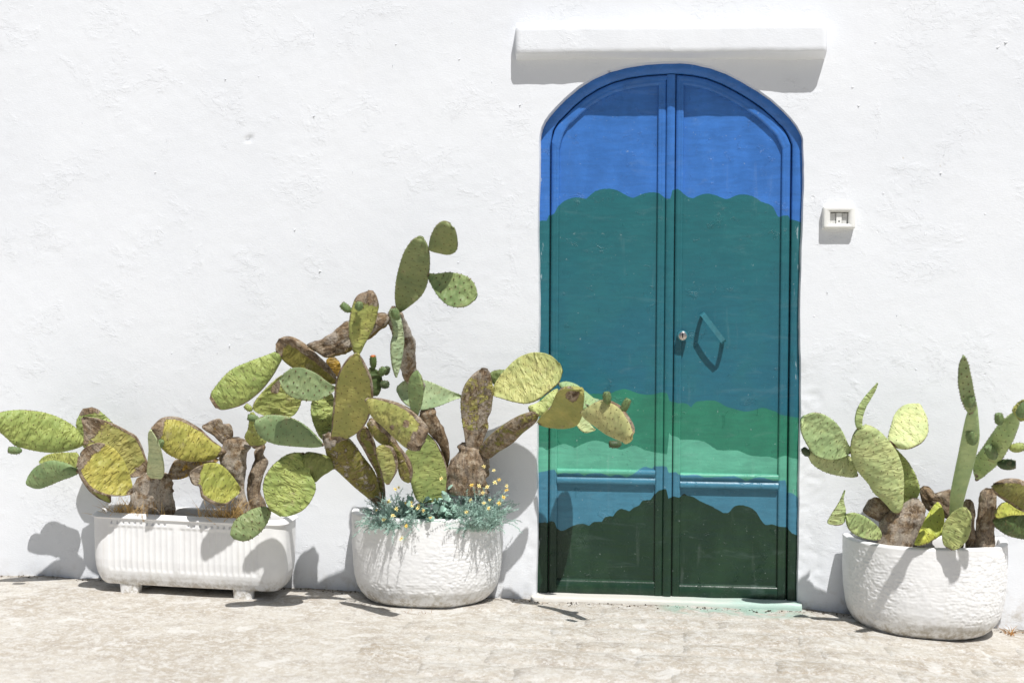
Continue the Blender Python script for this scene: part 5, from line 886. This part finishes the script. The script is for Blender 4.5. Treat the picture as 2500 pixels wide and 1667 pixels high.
# ------------------------------------------------------------------ flowering plants in the middle planter
FEATH = mat_simple('feathery_leaves', lin(166, 194, 182), .7, .25, 40, .2)
ROUNDL = mat_simple('round_glaucous_leaves', lin(160, 194, 178), .55, .2, 40, .3)
TWIG = mat_simple('twigs', lin(74, 74, 56), .9, .3, 40)
PETAL = mat_simple('cream_petals', lin(240, 228, 158), .6, .12, 60, .2); PETAL2 = mat_simple('yellow_petals', lin(234, 204, 104), .6, .12, 60, .2); EYE = mat_simple('flower_eye', lin(216, 166, 62), .7, .15, 80, .2)
def in_pot(cx, a, b):
    while True:
        x = random.uniform(-1, 1); y = random.uniform(0, 1)
        if x * x + y * y < .9: return cx + a * x, -.05 - b * y
def feathery(cx, cy, rx, ry, n, lean, seed, tall):
    random.seed(seed); V = []; F = []
    def needle(p, d, ln, w_):
        s = d.cross(Vector((random.random() - .5, random.random() - .5, random.random() - .5))).normalized() * w_; i = len(V)
        V.extend([p - s, p + s, p + d * ln]); F.append((i, i + 1, i + 2))
    tips = []
    for _ in range(n):
        q = random.random() * 6.283; rr = math.sqrt(random.random())
        p = Vector((cx + rx * rr * math.cos(q), cy + ry * rr * math.sin(q), .315))
        d = Vector((math.cos(q) * rr * .7 + lean, math.sin(q) * rr * .7 - .2, 1 + random.random() * .5)).normalized()
        L = random.uniform(.10, tall) * (1 - .25 * rr); m = 18
        for k in range(m):
            d = (d + Vector((random.gauss(0, .13), random.gauss(0, .13), random.gauss(-.05, .10)))).normalized()
            st = L / m; s = d.cross(Vector((0, 1, .2))).normalized() * .0009; i = len(V); p2 = p + d * st
            V.extend([p - s, p + s, p2 + s, p2 - s]); F.append((i, i + 1, i + 2, i + 3)); p = p2
            for _k in range(6 if k > 2 else 2):
                dd = (d * .5 + Vector((random.gauss(0, 1), random.gauss(0, 1), random.gauss(.2, .8))).normalized()).normalized(); needle(p, dd, random.uniform(.006, .0145), .0010)
        tips.append(p)
    return V, F
def flower(loc, parent, size, yellow):
    V = []; F = []; n = 6; c = Vector(loc); nn = Vector((random.gauss(.1, .4), -1, random.gauss(.55, .45))).normalized(); t = nn.orthogonal().normalized(); s = nn.cross(t); ph = random.random() * 6
    for k in range(n):
        q = ph + 2 * math.pi * k / n + random.gauss(0, .08); d = t * math.cos(q) + s * math.sin(q); e = nn.cross(d); L = size * random.uniform(.85, 1.1); i = len(V)
        V += [c + nn * .001, c + d * L * .5 + e * L * .19 + nn * .002, c + d * L + nn * .0035 * random.uniform(-1, 2), c + d * L * .5 - e * L * .19 + nn * .002]; F.append((i, i + 1, i + 2, i + 3))
    o = mesh('flower', V, F, PETAL2 if yellow else PETAL, parent, smooth=False)
    V, F = lathe([(size * .22, 0), (size * .2, .003), (size * .08, .0045)], c, nn, 10); mesh('flower_eye', V, F, EYE, o)
fp = []
for (cx, cy, rx, ry, n, lean, seed, tall, lab) in ((-.575, -.245, .085, .065, 260, .0, 5, .20, 'feathery grey-green plant with small yellow flowers at the left of the middle planter'), (-.245, -.19, .075, .085, 280, .0, 6, .23, 'feathery grey-green plant with small yellow flowers spilling over the right rim of the middle planter')):
    r = tag(empty('feathery_plant', (cx, cy, .32)), lab, 'flowering plant', 'feathery flowering plants'); V, F = feathery(cx, cy, rx, ry, n, lean, seed, tall)
    f = mesh('foliage', V, F, FEATH, r, smooth=False); f['kind'] = 'stuff'; fp.append(r)
random.seed(9)
for i, p in enumerate(FLOWERS): flower(p, fp[0] if p[0] < -.42 else fp[1], random.uniform(.0095, .013), random.random() < .38)
# round-leaved sprigs between them
sp = tag(empty('round_leaved_plant', (-.45, -.24, .32)), 'bushy blue-green plant with round leaves in the middle of the flowered planter', 'plant')
random.seed(21); V = []; F = []; leaves = []
for k in range(22):
    x = -.55 + .27 * (k / 21) + random.gauss(0, .012); y = random.uniform(-.31, -.18); p = Vector((x, y, .315)); d = Vector((random.gauss(0, .25), random.gauss(-.15, .2), 1)).normalized(); L = random.uniform(.10, .21) * (1.1 - .9 * abs(k / 21 - .42))
    m = 9; V = []; F = []
    for j in range(m):
        d = (d + Vector((random.gauss(0, .12), random.gauss(0, .12), 0))).normalized(); s = d.cross(Vector((0, 1, .1))).normalized() * .0012; i = len(V); p2 = p + d * L / m
        V += [p - s, p + s, p2 + s, p2 - s]; F.append((i, i + 1, i + 2, i + 3)); p = p2
        if j > 2:
            for _ in range(random.choice((1, 1, 2))):
                leaves.append((p.copy(), Vector((random.gauss(0, 1), random.gauss(-.4, .8), random.gauss(.3, .6))).normalized()))
    mesh('stem', V, F, TWIG, sp, smooth=False)
random.shuffle(leaves)
for p, d in leaves[:200]:
    n_ = Vector((random.gauss(0, .6), random.gauss(-.6, .5), random.gauss(.5, .5))); e = d.cross(n_).normalized(); nn = e.cross(d).normalized(); r = random.uniform(.009, .0155)
    V = [p]; 
    for (f, wdt, hh) in ((.35, .75, .0), (.9, 1.0, -.0008), (1.5, .8, -.0015), (1.95, .35, -.003)):
        V += [p + d * r * f + e * r * wdt + nn * hh, p + d * r * f + nn * (hh + .002), p + d * r * f - e * r * wdt + nn * hh]
    V.append(p + d * r * 2.05 - nn * .003)
    F = [(0, 1, 2), (0, 2, 3)]
    for j in range(3): b0 = 1 + j * 3; F += [(b0, b0 + 3, b0 + 4, b0 + 1), (b0 + 1, b0 + 4, b0 + 5, b0 + 2)]
    F += [(10, 13, 11), (11, 13, 12)]
    mesh('leaf', V, F, ROUNDL, sp)

# ------------------------------------------------------------------ dry grass, weeds, litter
STRAW = mat_simple('dry_straw', lin(196, 164, 108), .8, .3, 60, .2); RUST = mat_simple('rusty_weed', lin(176, 128, 70), .8, .3, 60, .2)
def tuft(cx, cy, z0, rx, ry, n, h, mat, seed, spread=.5, loc=None):
    random.seed(seed); V = []; F = []
    for _ in range(n):
        p = Vector((cx + random.gauss(0, rx), cy + random.gauss(0, ry), z0)); d = Vector((random.gauss(0, spread), random.gauss(-.1, spread), 1)).normalized(); L = h * random.uniform(.45, 1.15); wd = random.uniform(.0011, .0024); m = 5
        for k in range(m):
            s = d.cross(Vector((.3, 1, 0))).normalized() * wd * (1 - k / m); s2 = s * (1 - 1 / m); p2 = p + d * L / m; i = len(V)
            V += [p - s, p + s, p2 + s2, p2 - s2]; F.append((i, i + 1, i + 2, i + 3)); p = p2
            d = (d + Vector((random.gauss(0, .25), random.gauss(0, .25), random.gauss(-.05, .12)))).normalized()
    return mesh('dry_grass', V, F, mat, smooth=False, loc=(cx, cy, z0))
tag(tuft(-1.76, -.235, .332, .055, .018, 190, .115, STRAW, 31), 'dry straw tuft under the yellow pads at the left end of the trough', 'dry grass', kind='stuff')
tag(tuft(-1.30, -.225, .318, .06, .018, 240, .135, STRAW, 32), 'dry straw tuft around the gnarled trunks at the right end of the trough', 'dry grass', kind='stuff')
o = tuft(-.46, -.335, -.035, .03, .008, 34, .04, RUST, 33, .7); o.name = 'weed'; tag(o, 'tiny rust-coloured weed on the pavement at the foot of the middle planter', 'weed', kind='stuff')
o = tuft(2.0, -.08, -.10, .01, .01, 14, .06, RUST, 34, .6); o.name = 'weed'; tag(o, 'thin dry weed behind the right foot of the right planter', 'weed', kind='stuff')
# grit and crumbs gathered along the foot of the wall
random.seed(41); V = []; F = []
for k in range(700):
    x = random.uniform(-2.6, 2.3); y = -abs(random.gauss(0, .03)) - .004; z = float(zg(x)) + float(ground_noise(np.array(x), np.array(y))); r = abs(random.gauss(.0014, .0014)) + .0010; i = len(V)
    if -.02 < x < 1.16: y -= .03
    for d in ((1, 0, 0), (0, 1, 0), (-1, 0, 0), (0, -1, 0)): V.append((x + d[0] * r * random.uniform(.7, 1.4), y + d[1] * r * random.uniform(.7, 1.4), z))
    V.append((x, y, z + r)); F += [(i, i + 1, i + 4), (i + 1, i + 2, i + 4), (i + 2, i + 3, i + 4), (i + 3, i, i + 4)]
tag(mesh('grit', V, F, SOIL, smooth=False), 'dark grit and crumbs along the foot of the wall', 'grit', kind='stuff')

# small lifted flakes and nail stubs on the limewash
FLK = [(-1.486,2.529,0.0179),(-1.002,2.459,0.0125),(-0.63,2.414,0.0143),(-1.4,2.269,0.0107),(-1.247,2.28,0.0089),(-0.998,2.104,0.0161),(-0.209,2.246,0.0214),(-0.35,2.346,0.0179),(-0.385,2.503,0.0161),(-0.648,2.319,0.0161),(-0.97,1.417,0.0143),(-0.082,2.144,0.0143),(1.342,2.208,0.0214),(1.433,2.397,0.0161),(1.368,2.13,0.0179),(1.476,1.756,0.0143),(1.712,1.842,0.0179),(1.938,2.372,0.0286),(1.971,2.389,0.0214),(1.899,1.669,0.0161),(1.534,1.234,0.0161),(1.242,1.329,0.0125),(1.191,1.232,0.0125),(1.622,1.008,0.0143),(-1.821,1.343,0.0125),(-1.085,1.601,0.0143),(-0.826,1.854,0.0143),(-1.651,1.049,0.0161),(-1.385,1.084,0.0214),(-1.442,1.051,0.0161),(-2.066,2.08,0.0143),(-0.477,1.24,0.0143),(-0.35,1.457,0.0125),(-1.234,2.399,0.0143),(-1.724,1.858,0.0143)]
random.seed(77)
for x, z, L in FLK:
    y = float(wall_y(np.array(x), np.array(z))); a_ = random.uniform(-.5, .5) + (math.pi / 2 if random.random() < .45 else 0); c, sn = math.cos(a_), math.sin(a_)
    V = [(x - L * .5 * c, y + .002, z - L * .5 * sn), (x - .15 * L * c + .25 * L * sn, y - .0035 - random.random() * .004, z - .15 * L * sn - .25 * L * c), (x + L * .5 * c, y + .002, z + L * .5 * sn), (x + .1 * L * c - .22 * L * sn, y + .003, z + .1 * L * sn + .22 * L * c)]
    mesh('flake', V, [(0, 1, 3), (1, 2, 3), (0, 3, 2), (0, 2, 1)], WALL, wall, smooth=False)
